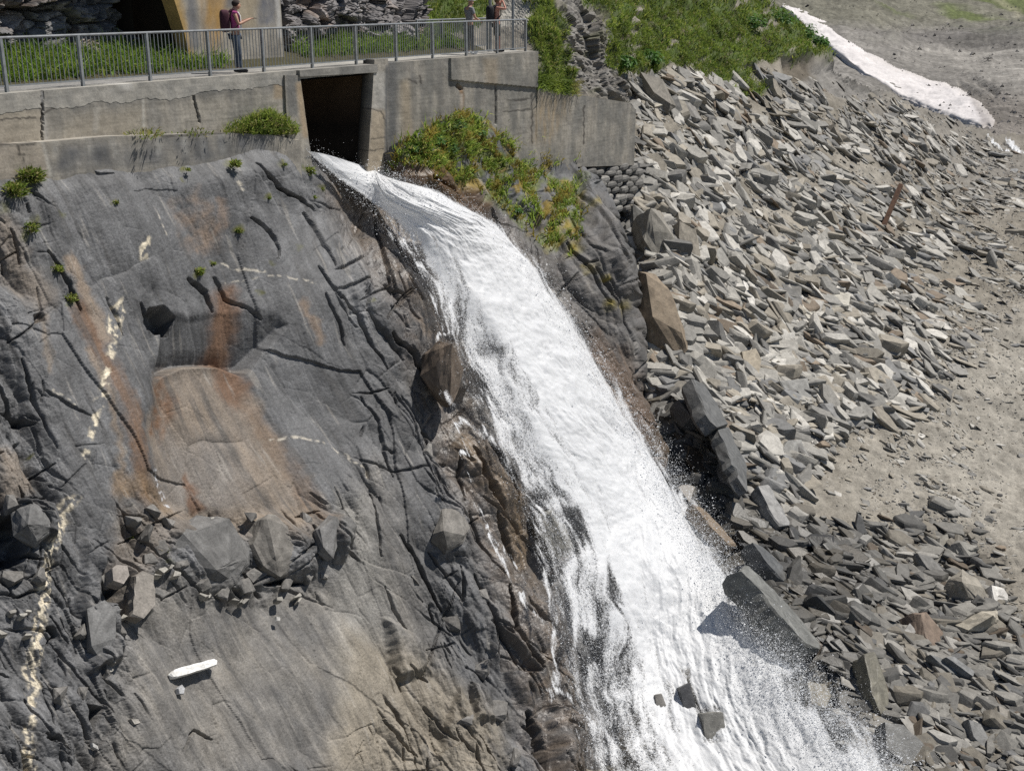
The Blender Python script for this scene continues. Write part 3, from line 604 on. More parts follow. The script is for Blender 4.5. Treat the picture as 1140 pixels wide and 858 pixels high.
# stones bedded under the wing: one thing
# ------------------------------------------------------------------ the path on top
def path_sheet():
    S = np.arange(sL - 3, RAIL_L + .5, .12); O = np.concatenate([np.arange(OW - .01, -3.6, -.12)])
    SS, OO = np.meshgrid(S, O); V = onwall(SS, OO, -.008 + .012 * fbm(SS, OO, 3, 260))
    c = np.ones(SS.shape + (3,)) * np.array([.27, .26, .24]); c *= (1 + .2 * fbm(SS * 1.5, OO * 1.5, 4, 261))[..., None]
    c = cmix(c, (.36, .345, .31), sstep(10, 13, SS) * .8); c = cmix(c, (.19, .185, .18), sstep(9, 6, SS) * .6)
    V, q, vb = skirt(V.reshape(-1, 3), grid_quads(len(O), len(S)), np.array([0, 0, -.22])); c = c.reshape(-1, 3); c = np.r_[c, c[vb]]
    link('path', mesh_np('path', V, quads=q, col=c, wet=0., mats=[M['ground']]), kind='structure')
path_sheet()
# ------------------------------------------------------------------ railing
def bars(name, segs, mat, parent=None, sides=6, origin=(0, 0, 0), **kw):
    """round or square bars: list of (p0, p1, half width, half depth or None)"""
    V = []; polys = []
    for p0, p1, r, r2 in segs:
        p0 = np.asarray(p0, float); p1 = np.asarray(p1, float); d = p1 - p0; d /= np.linalg.norm(d)
        a = WD if abs(d @ WD) < .9 else WN; b = np.cross(d, a); b /= np.linalg.norm(b); a = np.cross(b, d)
        if r2: ring = [(-r, -r2), (r, -r2), (r, r2), (-r, r2)]
        else: ring = [(r * math.cos(2 * math.pi * k / sides), r * math.sin(2 * math.pi * k / sides)) for k in range(sides)]
        n = len(ring); base = len(V)
        for p in (p0, p1):
            for x, y in ring: V.append(p + a * x + b * y)
        for k in range(n): polys.append([base + k, base + (k + 1) % n, base + n + (k + 1) % n, base + n + k])
        polys.append([base + k for k in range(n)][::-1]); polys.append([base + n + k for k in range(n)])
    me = mesh_np(name, np.array(V) - np.asarray(origin), polys=polys, mats=[mat])
    return link(name, me, parent, **kw)
M['galv'] = plain_mat('galvanised_steel', (.25, .26, .265), rough=.5, metal=.3, vary=.2, scale=9)
def railing(s0, s1, nb, off, label, zb=0., nbal=16, hgt=1.05):
    o = empty('railing', onwall(s0, off, zb), label, 'railing'); org = np.array(o.location)
    ds = (s1 - s0) / nb
    bars('top_rail', [(onwall(s0 - .02, off, zb + hgt), onwall(s1 + .02, off, zb + hgt), .026, None)], M['galv'], o, 8, org)
    for k in range(nb + 1):
        s = s0 + k * ds; bars('post', [(onwall(s, off, zb - .1), onwall(s, off, zb + hgt - .01), .03, .035)], M['galv'], o, 4, org)
    for k in range(nb):
        seg = [(onwall(s0 + k * ds + .03, off, zb + .12), onwall(s0 + (k + 1) * ds - .03, off, zb + .12), .016, .016)]
        for j in range(nbal):
            s = s0 + k * ds + (j + 1) * ds / (nbal + 1); seg.append((onwall(s, off, zb + .12), onwall(s, off, zb + hgt - .02), .011, None))
        bars('bar_panel', seg, M['galv'], o, 5, org)
    return o
bay = RAIL_L / 11
railing(-2 * bay, RAIL_L, 13, 0., 'long grey steel railing with vertical bars along the edge of the wall')
railing(RAIL_L - 3.2, RAIL_L + 1.2, 3, -2.3, 'short grey railing on the far side of the path behind the standing pair', nbal=10)
# ------------------------------------------------------------------ rock and tunnel portal behind the path
def back_rock(name, x0, x1, y0, y1, off, bulge, seed, base, edge=None, step=1.2):
    PX, PY = np.meshgrid(np.arange(x0, x1, step), np.arange(y0, y1, step))
    D = wall_D(PX, PY, off) ; P = unproj(PX, PY, D); s = (P - A0) @ WD; z = P[..., 2]
    a, b = s * .6 + z * .5, z * .9 - s * .35
    h = .5 * fbm(s * .35, z * .4, 3, seed) - .25 * np.clip(z - .5, 0, 9)
    for sc, off_, tl, k in ((1.4, .5, .5, 1), (.6, .26, .3, 2), (.25, .1, .12, 3), (.1, .04, .04, 4)):
        f1, f2, cx, cy, dx, dy = voro(a / sc + .4 * fbm(a, b, 2, seed + 3), b / (sc * .6) + .4 * fbm(a, b, 2, seed + 4), seed + k)
        h += (rnd(cx, cy, seed + 11) - .5) * off_ + (rnd(cx, cy, seed + 12) - .5) * 2 * tl * dx + (rnd(cx, cy, seed + 13) - .5) * 2 * tl * dy - off_ * .6 * np.exp(-(f2 - f1) / .05)
    V = P + WN * (h + bulge)[..., None]
    c = np.ones(PX.shape + (3,)) * np.array(base); c *= (1 + .3 * fbm(s, z, 4, seed + 20) + .2 * fbm(s * 5, z * 5, 3, seed + 21))[..., None]
    c = cmix(c, (.2, .14, .1), .5 * sstep(.2, .6, fbm(s * .8, z * .8, 3, seed + 22))); c = cmix(c, (.36, .34, .33), .6 * sstep(.35, .7, fbm(s * 2.2, z * 1.2, 3, seed + 23)))
    keep = np.ones(PX.shape, bool) if edge is None else edge(PX, PY)
    q = grid_quads(PX.shape[0], PX.shape[1], keep); V, q, c = compact(V, q, c); V, q, vb = skirt(V, q, -WN * 1.2); c = np.r_[c, c[vb]]
    return link(name, mesh_np(name, V, quads=q, col=np.clip(c, .02, .7), wet=0., mats=[M['rock']]), kind='structure')
back_rock('rock_wall', -80, 160, -70, 108, -3.1, .0, 300, (.135, .133, .132), lambda x, y: x < 156 + 4 * gnoise(y / 9, y * 0, 3))
back_rock('rock_wall', 300, 512, -70, 76, -2.9, .0, 340, (.15, .14, .138), lambda x, y: (x > 306) & (x < 470 + (40 - y) * .6))
portal = empty('tunnel_portal', onwall(9, -2.4, 0), 'pale concrete tunnel portal with orange rust streaks beside a dark tunnel mouth', 'tunnel portal')
def portal_part():
    off = -2.15
    y0, y1 = -70, 80; V_, U_ = np.meshgrid(np.linspace(0, 1, 150), np.linspace(0, 1, 120), indexing='ij')
    PY = y0 + (y1 - y0) * V_; xl = np.interp(PY, [-70, 0, 35, 80], [170, 194, 205, 214]); xr = np.interp(PY, [-70, 0, 80], [304, 312, 318]); PX = xl + (xr - xl) * U_
    P = unproj(PX, PY, wall_D(PX, PY, off)); s = (P - A0) @ WD; z = P[..., 2]
    c = conc_col(PX, PY, s, z, (.33, .30, .25), .35); nx = 3 * fbm(PX / 14, PY / 30, 3, 311)
    c = cmix(c, (.36, .22, .08), pmask(PX + nx, PY, [(185, -70), (250, -70), (255, 0), (246, 40), (235, 75), (228, 30), (222, -20)], 8) * (.75 + .3 * fbm(PX / 8, PY / 40, 3, 312)))
    c = cmix(c, (.40, .26, .09), stroke(PX + nx, PY, [(196, 0), (203, 30), (212, 75)], 5, 4) * .9)
    c = cmix(c, (.16, .16, .165), stroke(PX + nx, PY, [(210, -40), (213, 5), (216, 50)], 5, 4) * .85)
    c = cmix(c, (.34, .27, .17), pmask(PX + nx, PY, [(258, -60), (286, -60), (286, 30), (262, 40)], 7) * .6)
    c = cmix(c, (.15, .15, .155), pmask(PX + nx, PY, [(252, -40), (262, -40), (262, 8), (252, 9)], 3) * .8)
    c = cmix(c, (.15, .15, .16), pmask(PX + nx, PY, [(287, -50), (306, -50), (307, 28), (290, 28)], 4) * (.75 + .4 * fbm(PX / 5, PY / 14, 3, 314)))
    c = cmix(c, (.45, .44, .42), stroke(PX + nx * .5, PY, [(308, -10), (312, 40)], 2.4, 2) * .7)
    q = grid_quads(150, 120); V, q, vb = skirt(P.reshape(-1, 3), q, -WN * .45); c = c.reshape(-1, 3); c = np.r_[c, c[vb]]
    link('front_wall', mesh_np('front_wall', V - np.array(portal.location), quads=q, col=np.clip(c, .02, .7), wet=0., mats=[M['concrete']]), portal)
    sa = s_px(150, 40, -3.2); sb = s_px(212, 40, -2.2) ; 
    w = lambda s, o, z: onwall(s, o, z)
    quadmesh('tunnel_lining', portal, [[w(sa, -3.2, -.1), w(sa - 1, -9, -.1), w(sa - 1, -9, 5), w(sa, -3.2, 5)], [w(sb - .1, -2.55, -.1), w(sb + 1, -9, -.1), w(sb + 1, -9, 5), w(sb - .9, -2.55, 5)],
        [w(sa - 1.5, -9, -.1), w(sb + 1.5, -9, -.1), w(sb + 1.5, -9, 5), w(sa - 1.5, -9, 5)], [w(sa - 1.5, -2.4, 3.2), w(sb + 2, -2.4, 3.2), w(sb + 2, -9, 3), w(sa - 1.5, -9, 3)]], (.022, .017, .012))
portal_part()
# ------------------------------------------------------------------ scree slope, grassy hillside (near terrain)
tp = [(720, 130, 54), (720, 200, 50.5), (700, 120, 54), (660, 105, 51), (625, 90, 48.5), (610, 60, 47), (597, 99, 45.5), (760, 90, 60), (800, 90, 64), (850, 100, 69), (930, 62, 88), (985, 100, 98), (1040, 122, 112), (1090, 142, 126), (1140, 165, 122), (1140, 200, 100), (1250, 200, 104), (1250, 300, 70),
      (1140, 300, 66), (1140, 420, 51), (1140, 550, 42.5), (1140, 700, 34), (1140, 858, 28.8), (1140, 930, 26.8), (1250, 550, 42), (1250, 858, 28.6), (900, 200, 63), (900, 300, 53), (900, 430, 45), (900, 560, 39), (1000, 200, 74), (1000, 300, 58), (1000, 450, 46), (1000, 600, 38.6),
      (790, 200, 54), (790, 300, 47.5), (780, 420, 43), (740, 300, 45.5), (740, 400, 42.8), (740, 470, 41), (780, 560, 37.6), (830, 640, 34.6), (900, 720, 32), (960, 830, 29.4), (1000, 900, 27.8), (880, 860, 30.6), (800, 720, 34.2), (760, 700, 35.5), (700, 500, 42), (680, 300, 47.5), (680, 220, 50),
      (600, 20, 48), (570, 10, 52), (540, 10, 53), (500, 30, 47), (480, 40, 45.5), (470, 0, 50), (640, 30, 50), (650, 60, 51), (690, 30, 56), (690, 90, 54), (700, 0, 61), (740, 60, 61), (800, 50, 69), (800, 0, 75), (860, 20, 84), (860, 50, 78), (910, 50, 88), (640, -40, 56), (800, -50, 90), (560, -40, 60), (1020, 160, 88)]
NT = TPS(tp)
CREST = [(780, -60), (838, -6), (866, 15), (898, 31), (922, 52), (936, 72), (985, 100), (1040, 124), (1090, 143), (1112, 150), (1160, 150), (1230, 165), (1330, 190)]
GRASSP = [[(585, -60), (622, -60), (618, 10), (628, 60), (632, 92), (610, 100), (596, 97), (592, 60)],
          [(652, -70), (640, 0), (672, 24), (676, 60), (672, 78), (690, 82), (722, 84), (745, 70), (790, 84), (812, 98), (840, 104), (852, 98), (820, 82), (836, 76), (872, 60), (905, 58), (934, 62), (930, 40), (898, 14), (866, -4), (838, -26), (780, -80)],
          [(470, -60), (560, -60), (548, 12), (535, 24), (500, 40), (470, 44)]]
def grass_mask(px, py):
    g = np.zeros(np.shape(px)); wx = px + 6 * fbm(px / 22, py / 22, 3, 401); wy = py + 6 * fbm(px / 22, py / 22, 3, 402)
    for p in GRASSP: g = np.maximum(g, pmask(wx, wy, p, 5))
    return g * sstep(-.75, -.35, fbm(px / 30, py / 20, 3, 403))
def near_disp(px, py, P):
    x, y = P[..., 0], P[..., 1]; g = grass_mask(px, py)
    h = .35 * fbm(x / 6, y / 8, 3, 410) + .13 * fbm(x / 1.3, y / 1.6, 3, 411) + .03 * fbm(x * 3, y * 3, 3, 412)
    f1, f2, cx, cy, dx, dy = voro(x / 1.6, y / 1.8, 413)
    h += g * (.45 * fbm(x / 2.2, y / 2.6, 3, 414) + .35 * (.6 - f1))
    # earthy rock rib between the two grassy parts
    rib = pmask(px, py, [(626, -60), (650, -40), (640, 0), (672, 30), (678, 70), (720, 100), (710, 118), (640, 100), (624, 40)], 6)
    for sc, o in ((1.2, .5), (.5, .22), (.2, .08)):
        f1, f2, cx, cy, dx, dy = voro(x / sc + fbm(x, y, 2, 3) * .3, (y / sc) * .8 + P[..., 2] / sc, 420)
        h += rib * ((rnd(cx, cy, 421) - .5) * o + (rnd(cx, cy, 422) - .5) * 1.6 * o * dx - .4 * o * np.exp(-(f2 - f1) / .05))
    # undercut bank at the crest
    h -= .9 * pmask(px, py, [(872, 62), (905, 62), (934, 68), (985, 104), (960, 112), (920, 100), (880, 84)], 6)
    h += .3 * stroke(px, py, [(800, 80), (840, 80), (875, 64), (915, 62)], 5, 5) * g
    return h, g, rib
def near_color(px, py, P, g, rib):
    x, y = P[..., 0], P[..., 1]; n1 = fbm(px / 60, py / 40, 4, 430); n2 = fbm(px / 9, py / 6, 3, 431)
    c = np.ones(px.shape + (3,)) * np.array([.19, .172, .142])
    sand = pmask(px + 12 * n2, py + 10 * n2, [(1070, 360), (1200, 300), (1300, 300), (1300, 700), (1160, 680), (1110, 620), (1050, 590), (960, 580), (900, 575), (890, 545), (930, 520), (960, 480), (1040, 460)], 30)
    for p in ([(790, 232), (860, 225), (900, 235), (880, 250), (800, 246)], [(920, 165), (990, 190), (1010, 215), (960, 205)], [(940, 150), (980, 165), (960, 160)]): sand = np.maximum(sand, pmask(px + 6 * n2, py + 4 * n2, p, 8) * .9)
    c = cmix(c, (.25, .231, .197), sand * (.85 + .3 * fbm((px + .5 * py) / 16, (py - .4 * px) / 90, 3, 437))); c = cmix(c, (.275, .257, .222), sstep(980, 1120, px) * sstep(640, 560, py) * sstep(330, 420, py) * .6)
    c = cmix(c, (.10, .098, .092), pmask(px, py, [(720, 450), (780, 470), (830, 560), (900, 600), (1060, 640), (1160, 720), (1300, 760), (1300, 960), (700, 960), (740, 600)], 25) * .85)
    c = cmix(c, (.17, .16, .145), pmask(px, py, [(985, 95), (1100, 145), (1200, 190), (1100, 240), (960, 130), (920, 90)], 20) * .6)
    c = cmix(c, (.19, .18, .165), pmask(px, py, [(872, 60), (934, 64), (985, 102), (960, 118), (900, 90)], 6))
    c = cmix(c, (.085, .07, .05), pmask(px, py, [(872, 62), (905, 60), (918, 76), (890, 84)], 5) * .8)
    c *= (1 + .16 * n1 + .2 * n2)[..., None]
    c = cmix(c, (.06, .09, .02), g * (.9 + .3 * n2)); c = cmix(c, (.085, .07, .045), g * sstep(.25, .6, fbm(px / 24, py / 12, 4, 433)) * .8)
    c = cmix(c, (.20, .19, .175), rib * (.9 + .5 * n2)); c = cmix(c, (.085, .085, .045), rib * sstep(.1, .5, fbm(px / 16, py / 16, 4, 434)) * .7); c = cmix(c, (.11, .10, .09), rib * sstep(.1, .4, fbm(px / 7, py / 9, 3, 435)) * .7)
    c = cmix(c, (.36, .34, .30), pmask(px, py, [(548, 26), (560, 10), (590, -30), (612, -30), (596, 8), (590, 26)], 4) * .9)
    return np.clip(c, .012, .7)
def build_near(step):
    xs = np.arange(440, 1330, step); ys = np.arange(-72, 950, step); PX, PY = np.meshgrid(xs, ys)
    cx = np.arange(420, 1360, 10); cy = np.arange(-90, 980, 10); G = NT(*np.meshgrid(cx, cy))
    ix = (PX - 420) / 10; iy = (PY + 90) / 10; i = ix.astype(int); j = iy.astype(int); fx = ix - i; fy = iy - j
    D = (G[j, i] * (1 - fx) + G[j, i + 1] * fx) * (1 - fy) + (G[j + 1, i] * (1 - fx) + G[j + 1, i + 1] * fx) * fy
    P, n = grid_sheet(PX, PY, D); h, g, rib = near_disp(PX, PY, P); V = P + n * h[..., None]
    c = near_color(PX, PY, P, g, rib)
    cr = np.interp(PX, [p[0] for p in CREST], [p[1] for p in CREST]) + 2.5 * fbm(PX / 12, PY * 0, 3, 440)
    lo = np.interp(PX, [440, 560, 590, 640, 1400], [62, 60, 110, 230, 2000])      # hidden behind the wall and the cliff
    keep = (PY > cr) & ((PY < lo) | (PX > 640)) & ~((PX < 610) & (PY > 470))
    keep |= (PX < 778) & (PY < cr) & (PY < lo)
    wet = pmask(PX, PY, [(720, 450), (780, 470), (830, 560), (900, 640), (960, 720), (1000, 860), (700, 960), (740, 600)], 20) * .5
    q = grid_quads(len(ys), len(xs), keep); V, q, c, wet = compact(V, q, c, wet)
    V, q, vb = skirt(V, q, np.array([0, .5, -1.5])); c = np.r_[c, c[vb]]; wet = np.r_[wet, wet[vb]]
    link('scree_slope', mesh_np('scree_slope', V, quads=q, col=c, wet=wet, mats=[M['ground']]), kind='structure')
    return (cx, cy, G)
NG = build_near(1.7)
def D_near(px, py):
    cx, cy, G = NG; ix = np.clip((np.asarray(px, float) - 420) / 10, 0, len(cx) - 2.01); iy = np.clip((np.asarray(py, float) + 90) / 10, 0, len(cy) - 2.01)
    i = ix.astype(int); j = iy.astype(int); fx = ix - i; fy = iy - j
    return (G[j, i] * (1 - fx) + G[j, i + 1] * fx) * (1 - fy) + (G[j + 1, i] * (1 - fx) + G[j + 1, i + 1] * fx) * fy
def near_frame(px, py):
    """points on the displaced near terrain and their smooth normals"""
    px = np.asarray(px, float); py = np.asarray(py, float)
    def pt(a, b): return unproj(a, b, D_near(a, b))
    P = pt(px, py); e = 6.0
    n = np.cross(pt(px, py + e) - pt(px, py - e), pt(px + e, py) - pt(px - e, py)); n /= np.linalg.norm(n, axis=-1, keepdims=True)
    s = np.sign(((CAM - P) * n).sum(-1)); n = n * s[..., None]
    h, g, rib = near_disp(px, py, P); return P + n * h[..., None], n
# ------------------------------------------------------------------ the valley beyond
fp = [(1140, 140, 150), (1100, 150, 140), (1140, 185, 132), (1250, 200, 128), (1140, 90, 205), (1000, 100, 205), (1000, 60, 250), (1140, 55, 270), (1250, 60, 270), (1250, 100, 200), (960, 30, 290), (900, 10, 320), (880, 30, 290), (900, 60, 240), (960, 120, 180), (1060, 170, 132),
      (1140, 30, 330), (1000, 25, 340), (1140, 0, 420), (1000, 0, 400), (1140, -60, 560), (900, -60, 480), (780, -60, 420), (780, 60, 260), (1300, -20, 460), (1350, -60, 560)]
FT = TPS(fp)
def far_frame(px, py): return unproj(px, py, FT(px, py))
def build_far(step):
    xs = np.arange(770, 1360, step); ys = np.arange(-72, 230, step); PX, PY = np.meshgrid(xs, ys)
    P, n = grid_sheet(PX, PY, FT(PX, PY)); x, y = P[..., 0], P[..., 1]
    h = 1.2 * fbm(x / 30, y / 40, 4, 450) + .5 * fbm(x / 5, y / 7, 3, 451) * (.4 + sstep(60, 40, PY))
    h += 2.5 * pmask(PX, PY, [(1010, 62), (1140, 62), (1140, 92), (1040, 92)], 12) * 0 + 1.0 * stroke(PX, PY, [(990, 42), (1060, 45), (1140, 45), (1300, 46)], 4, 6)
    h -= .8 * stroke(PX, PY, [(1050, 78), (1085, 88), (1110, 100), (1104, 104)], 2.2, 2)
    h -= .8 * stroke(PX, PY, [(1068, 92), (1090, 103)], 1.5, 1.6)
    c = np.ones(PX.shape + (3,)) * np.array([.175, .165, .15]); n1 = fbm(x / 26, y / 60, 4, 452); n2 = fbm(PX / 4, PY / 2.2, 3, 453)
    c = cmix(c, (.26, .245, .22), pmask(PX, PY + 3 * n1, [(1000, 52), (1140, 50), (1400, 50), (1400, 130), (1140, 110), (1060, 74)], 10) * (.75 + .5 * n1))
    c = cmix(c, (.13, .125, .095), sstep(40, 20, PY) * .8); c = cmix(c, (.085, .105, .035), sstep(52, 20, PY) * sstep(.0, .5, fbm(x / 34, y / 80, 4, 454) + (PX - 1020) / 260) * .85)
    c = cmix(c, (.36, .33, .24), stroke(PX, PY, [(1098, -5), (1120, 6), (1134, 14)], 3, 3) * .4)
    c = cmix(c, (.12, .112, .105), pmask(PX, PY + 2 * n2, [(1010, 32), (1140, 32), (1400, 34), (1400, 50), (1000, 50)], 5) * .55); c = cmix(c, (.14, .125, .11), pmask(PX, PY, [(1060, 100), (1150, 105), (1400, 110), (1400, 240), (1060, 240), (1090, 140)], 10) * .7)
    c *= (1 + .25 * n1 + .3 * n2)[..., None]
    q = grid_quads(len(ys), len(xs)); V = (P + n * h[..., None]).reshape(-1, 3)
    link('valley_floor', mesh_np('valley_floor', V, quads=q, col=np.clip(c.reshape(-1, 3), .02, .6), wet=0., smooth=True, mats=[M['far']]), kind='structure')
    # the tongue of old snow
    SN = [(862, 2), (888, 9), (908, 17), (926, 29), (946, 45), (964, 57), (1000, 76), (1040, 88), (1064, 97), (1078, 104), (1096, 118), (1108, 134), (1106, 142), (1092, 143), (1060, 133), (1030, 121), (1000, 108), (960, 84), (925, 58), (900, 40)]
    xs = np.arange(850, 1116, .8); ys = np.arange(2, 150, .8); PX, PY = np.meshgrid(xs, ys)
    wob = 1.5 * fbm(PX / 12, PY / 12, 3, 460); sdv = sdist(PX + wob, PY + wob, SN)
    D = FT(PX, PY); D = D * (1 - (.018 + .022 * sstep(90, 30, PY)) * sstep(0, 6, sdv)); P, n = grid_sheet(PX, PY, D); V = P + n * (.35 * fbm(P[..., 0] / 4, P[..., 1] / 8, 3, 461) + .08 * fbm(P[..., 0], P[..., 1] * .6, 2, 464))[..., None]
    c = np.ones(PX.shape + (3,)) * np.array([.55, .52, .505]); c *= (1 + .08 * fbm(PX / 20, PY / 8, 4, 462) + .07 * fbm(PX / 3, PY / 3, 2, 463))[..., None]
    c = cmix(c, (.30, .275, .26), pmask(PX, PY, [(1076, 104), (1112, 130), (1112, 145), (1088, 145), (1092, 132)], 3) * .85); c = cmix(c, (.38, .35, .32), sstep(7, 0, sdv) * (PY > 60) * .5)
    q = grid_quads(len(ys), len(xs), sdv > 0); V, q, c = compact(V, q, c); V, q, vb = skirt(V, q, np.array([0, 1., -3.])); c = np.r_[c, c[vb]]
    link('snow_field', mesh_np('snow_field', V, quads=q, col=np.clip(c, .02, .8), wet=0., smooth=True, mats=[M['snow']]), kind='structure')
build_far(2.0)
def far_rubble(n, seed):
    r = np.random.default_rng(seed); px = r.uniform(870, 1300, n); py = r.uniform(-20, 170, n); cl = fbm(px / 30, py / 8, 3, 480); k = (r.uniform(size=n) < np.clip(.25 + cl + .5 * np.exp(-((py - 40) / 7) ** 2) + .5 * (py > 95), 0, 1)); px, py = px[k], py[k]; P = far_frame(px, py); D = (P - CAM) @ FW; m = len(px)
    s = (.5 + r.pareto(2.2, m)).clip(.5, 5) * .9 * D / F; t = np.array([(0, 0, .6), (.7, .1, -.1), (-.3, .6, -.1), (-.4, -.5, -.1), (.2, -.5, .3)]); T = np.array([(0, 1, 2), (0, 2, 3), (0, 3, 4), (0, 4, 1)])
    V = t[None] * s[:, None, None] * r.uniform(.6, 1.4, (m, 5, 3)) + P[:, None] + np.array([0, 0, .2]); c = np.array((.15, .14, .13)) * r.uniform(.5, 2., (m, 1))
    link('valley_rubble', mesh_np('valley_rubble', V.reshape(-1, 3), tris=(T[None] + (np.arange(m) * 5)[:, None, None]).reshape(-1, 3), col=np.repeat(c, 5, 0), wet=0., mats=[M['far']]), kind='stuff')
far_rubble(9000, 45)
# ------------------------------------------------------------------ the big sheet of ground everything stands on
def base_ground():
    V = np.array([[-900, -60, -24.], [900, -60, -24.], [900, 900, -24.], [-900, 900, -24.]])
    link('ground', mesh_np('ground', V, quads=np.array([[0, 1, 2, 3]]), col=(.2, .185, .16), wet=0., mats=[M['far']]), kind='structure')
base_ground()
print('terrain', _t.time() - _t0)
# ------------------------------------------------------------------ loose stones
def hull_proto(seed):
    """a broken slate slab about 1 long: irregular outline, chipped rims, slightly wedge shaped"""
    r = np.random.default_rng(seed); n = int(r.integers(4, 8)); flat = r.uniform(.06, .19); w = r.uniform(.26, .85)
    if seed % 7 == 0: flat = r.uniform(.25, .45)
    a = np.sort((np.arange(n) + r.uniform(-.33, .33, n)) / n * 2 * math.pi) + r.uniform(0, 6)
    rad = r.uniform(.68, 1.05, n); ox = np.cos(a) * rad * .5; oy = np.sin(a) * rad * .5 * w
    tx, ty = r.uniform(-.25, .25, 2); shx, shy = r.uniform(-.12, .12, 2)
    V = []
    for k, (z, sc) in enumerate(((-.5, .82), (-.2, 1.), (.3, .98), (.5, .84))):
        j = r.uniform(.93, 1.05, n)
        for i in range(n): V.append((ox[i] * sc * j[i] + shx * z, oy[i] * sc * j[i] + shy * z, z * flat + (ox[i] * tx + oy[i] * ty) * (1 if z > 0 else .4) * flat * 1.6))
    V = np.array(V); bm = bmesh.new()
    for v in V: bm.verts.new(v)
    bmesh.ops.convex_hull(bm, input=bm.verts[:]); bmesh.ops.triangulate(bm, faces=bm.faces[:])
    loose = [v for v in bm.verts if not v.link_faces]; bmesh.ops.delete(bm, geom=loose, context='VERTS')
    bm.normal_update(); bm.verts.index_update()
    Vo = np.array([v.co[:] for v in bm.verts]); T = np.array([[v.index for v in f.verts] for f in bm.faces]); bm.free(); return Vo, T
PROTO = [hull_proto(1000 + k) for k in range(64)]
def frames(n, ax):
    """rotation matrices with z = n, x = ax made square to n"""
    x = ax - n * (ax * n).sum(-1, keepdims=True); x /= np.linalg.norm(x, axis=-1, keepdims=True); y = np.cross(n, x); return np.stack([x, y, n], -1)
MAIN = [(712, 128), (692, 92), (735, 82), (790, 80), (850, 82), (930, 104), (990, 108), (1060, 138), (1130, 180), (1200, 215), (1240, 300), (1150, 340), (1100, 370), (1060, 440), (1010, 470), (940, 480), (915, 520), (880, 560), (870, 600), (790, 600), (735, 500), (715, 430), (700, 250)]
DARK = [(780, 560), (870, 575), (950, 592), (1060, 586), (1110, 640), (1140, 700), (1250, 740), (1300, 960), (930, 960), (905, 800), (850, 700)]
SANDY = [(790, 232), (860, 225), (900, 235), (880, 250), (800, 246)]
def zone_density(px, py):
    m = pmask(px, py, MAIN, 14); d = pmask(px, py, DARK, 14); cl = fbm(px / 34, py / 26, 3, 501)
    sand = np.maximum(pmask(px, py, SANDY, 8), pmask(px, py, [(920, 165), (990, 190), (1010, 215), (960, 205)], 8))
    far = sstep(960, 1120, px) * sstep(120, 330, py) * sstep(560, 420, py)
    rubble = pmask(px, py, [(950, 470), (1060, 470), (1110, 560), (1060, 600), (980, 560)], 25) * sstep(-.1, .3, cl)
    return np.clip(m * (1 - .85 * sand) * (1 - .45 * far) * sstep(-.5, .3, cl + .3), 0, 1), d * sstep(-.9, -.3, cl), rubble, np.clip(.1 + .35 * far + .1 * cl + .5 * sstep(.05, .5, fbm((px + .5 * py) / 26, (py - .4 * px) / 120, 3, 503)), 0, 1) * (px > 880)
def sample(n, seed):
    r = np.random.default_rng(seed); px = r.uniform(690, 1200, n); py = r.uniform(74, 900, n)
    cr = np.interp(px, [p[0] for p in CREST], [p[1] for p in CREST]); k = (py > cr + 5) & (grass_mask(px, py) < .3) & ~((px < 726) & (py > 450)) & ~((py > 500) & (px < 726 + (py - 500) * .66))
    px, py = px[k], py[k]; m, d, rb, o = zone_density(px, py); r2 = np.random.default_rng(seed + 1)
    pr = np.maximum.reduce([m, d * .9, rb * .6, o * .35]); k = r2.uniform(size=len(px)) < pr
    return px[k], py[k], m[k], d[k], rb[k]
spx, spy, sm_, sd_, srb = sample(100000, 77)
NS = len(spx); r = np.random.default_rng(5)
tail = np.minimum(r.pareto(1.35, NS) + .6, 12)
base = .72 * np.where(sd_ > sm_, 3.9, np.where(sm_ > .5, 4.6 + 2.4 * sstep(960, 820, spx) * sstep(150, 230, spy), 2.6)); base = base * np.clip(1.25 - .55 * sstep(930, 1100, spx) * (spy < 580), .5, 1.2) * np.where(spy < 170, .75, 1.)
ss = base * tail; ss = np.minimum(ss, np.where(sd_ > sm_, 38, np.where(sm_ > .5, 42, 13)))
bigk = (r.uniform(size=NS) < .016) & (sm_ > .8) & (spx < 980) & (spy > 150); ss = np.where(bigk, r.uniform(24, 46, NS), ss)
SP, SNn = near_frame(spx, spy); SD = D_near(spx, spy); SZ = np.minimum(ss * SD / F, 1.45)
tl = r.normal(size=(NS, 3)) * .30; nn = SNn + tl + np.array([.10, -.02, .25]); nn /= np.linalg.norm(nn, axis=1, keepdims=True)
# long axes run mostly down to the lower right, as the scree slid
ang = np.radians(r.normal(33, 38, NS)); ax = np.cos(ang)[:, None] * RT - np.sin(ang)[:, None] * UP + r.normal(size=(NS, 3)) * .15
SR = frames(nn, ax); SK = r.integers(0, len(PROTO), NS)
PAL = np.array([(.215, .206, .186), (.305, .29, .258), (.25, .225, .183), (.14, .135, .125), (.42, .40, .36), (.19, .15, .11), (.18, .178, .172)])
pal = r.choice(len(PAL), NS, p=[.26, .25, .19, .11, .10, .04, .05])
SC_ = PAL[pal] * r.uniform(.82, 1.15, NS)[:, None]
drk = np.clip(pmask(spx, spy, [(715, 440), (775, 450), (830, 520), (860, 580), (950, 600), (1000, 640), (960, 700), (930, 960), (720, 960), (735, 560)], 22), 0, 1)
SC_ = SC_ * (1 - .66 * drk - .42 * (sd_ > sm_) * (1 - drk))[:, None]; SWET = drk * .7
CEN = SP + nn * (SZ * .05)[:, None]
order = np.argsort(-ss * (spx < 1140) * (spy < 858) * (spx > 700)); NIND = 215
IND = order[:NIND]; REST = order[NIND:]
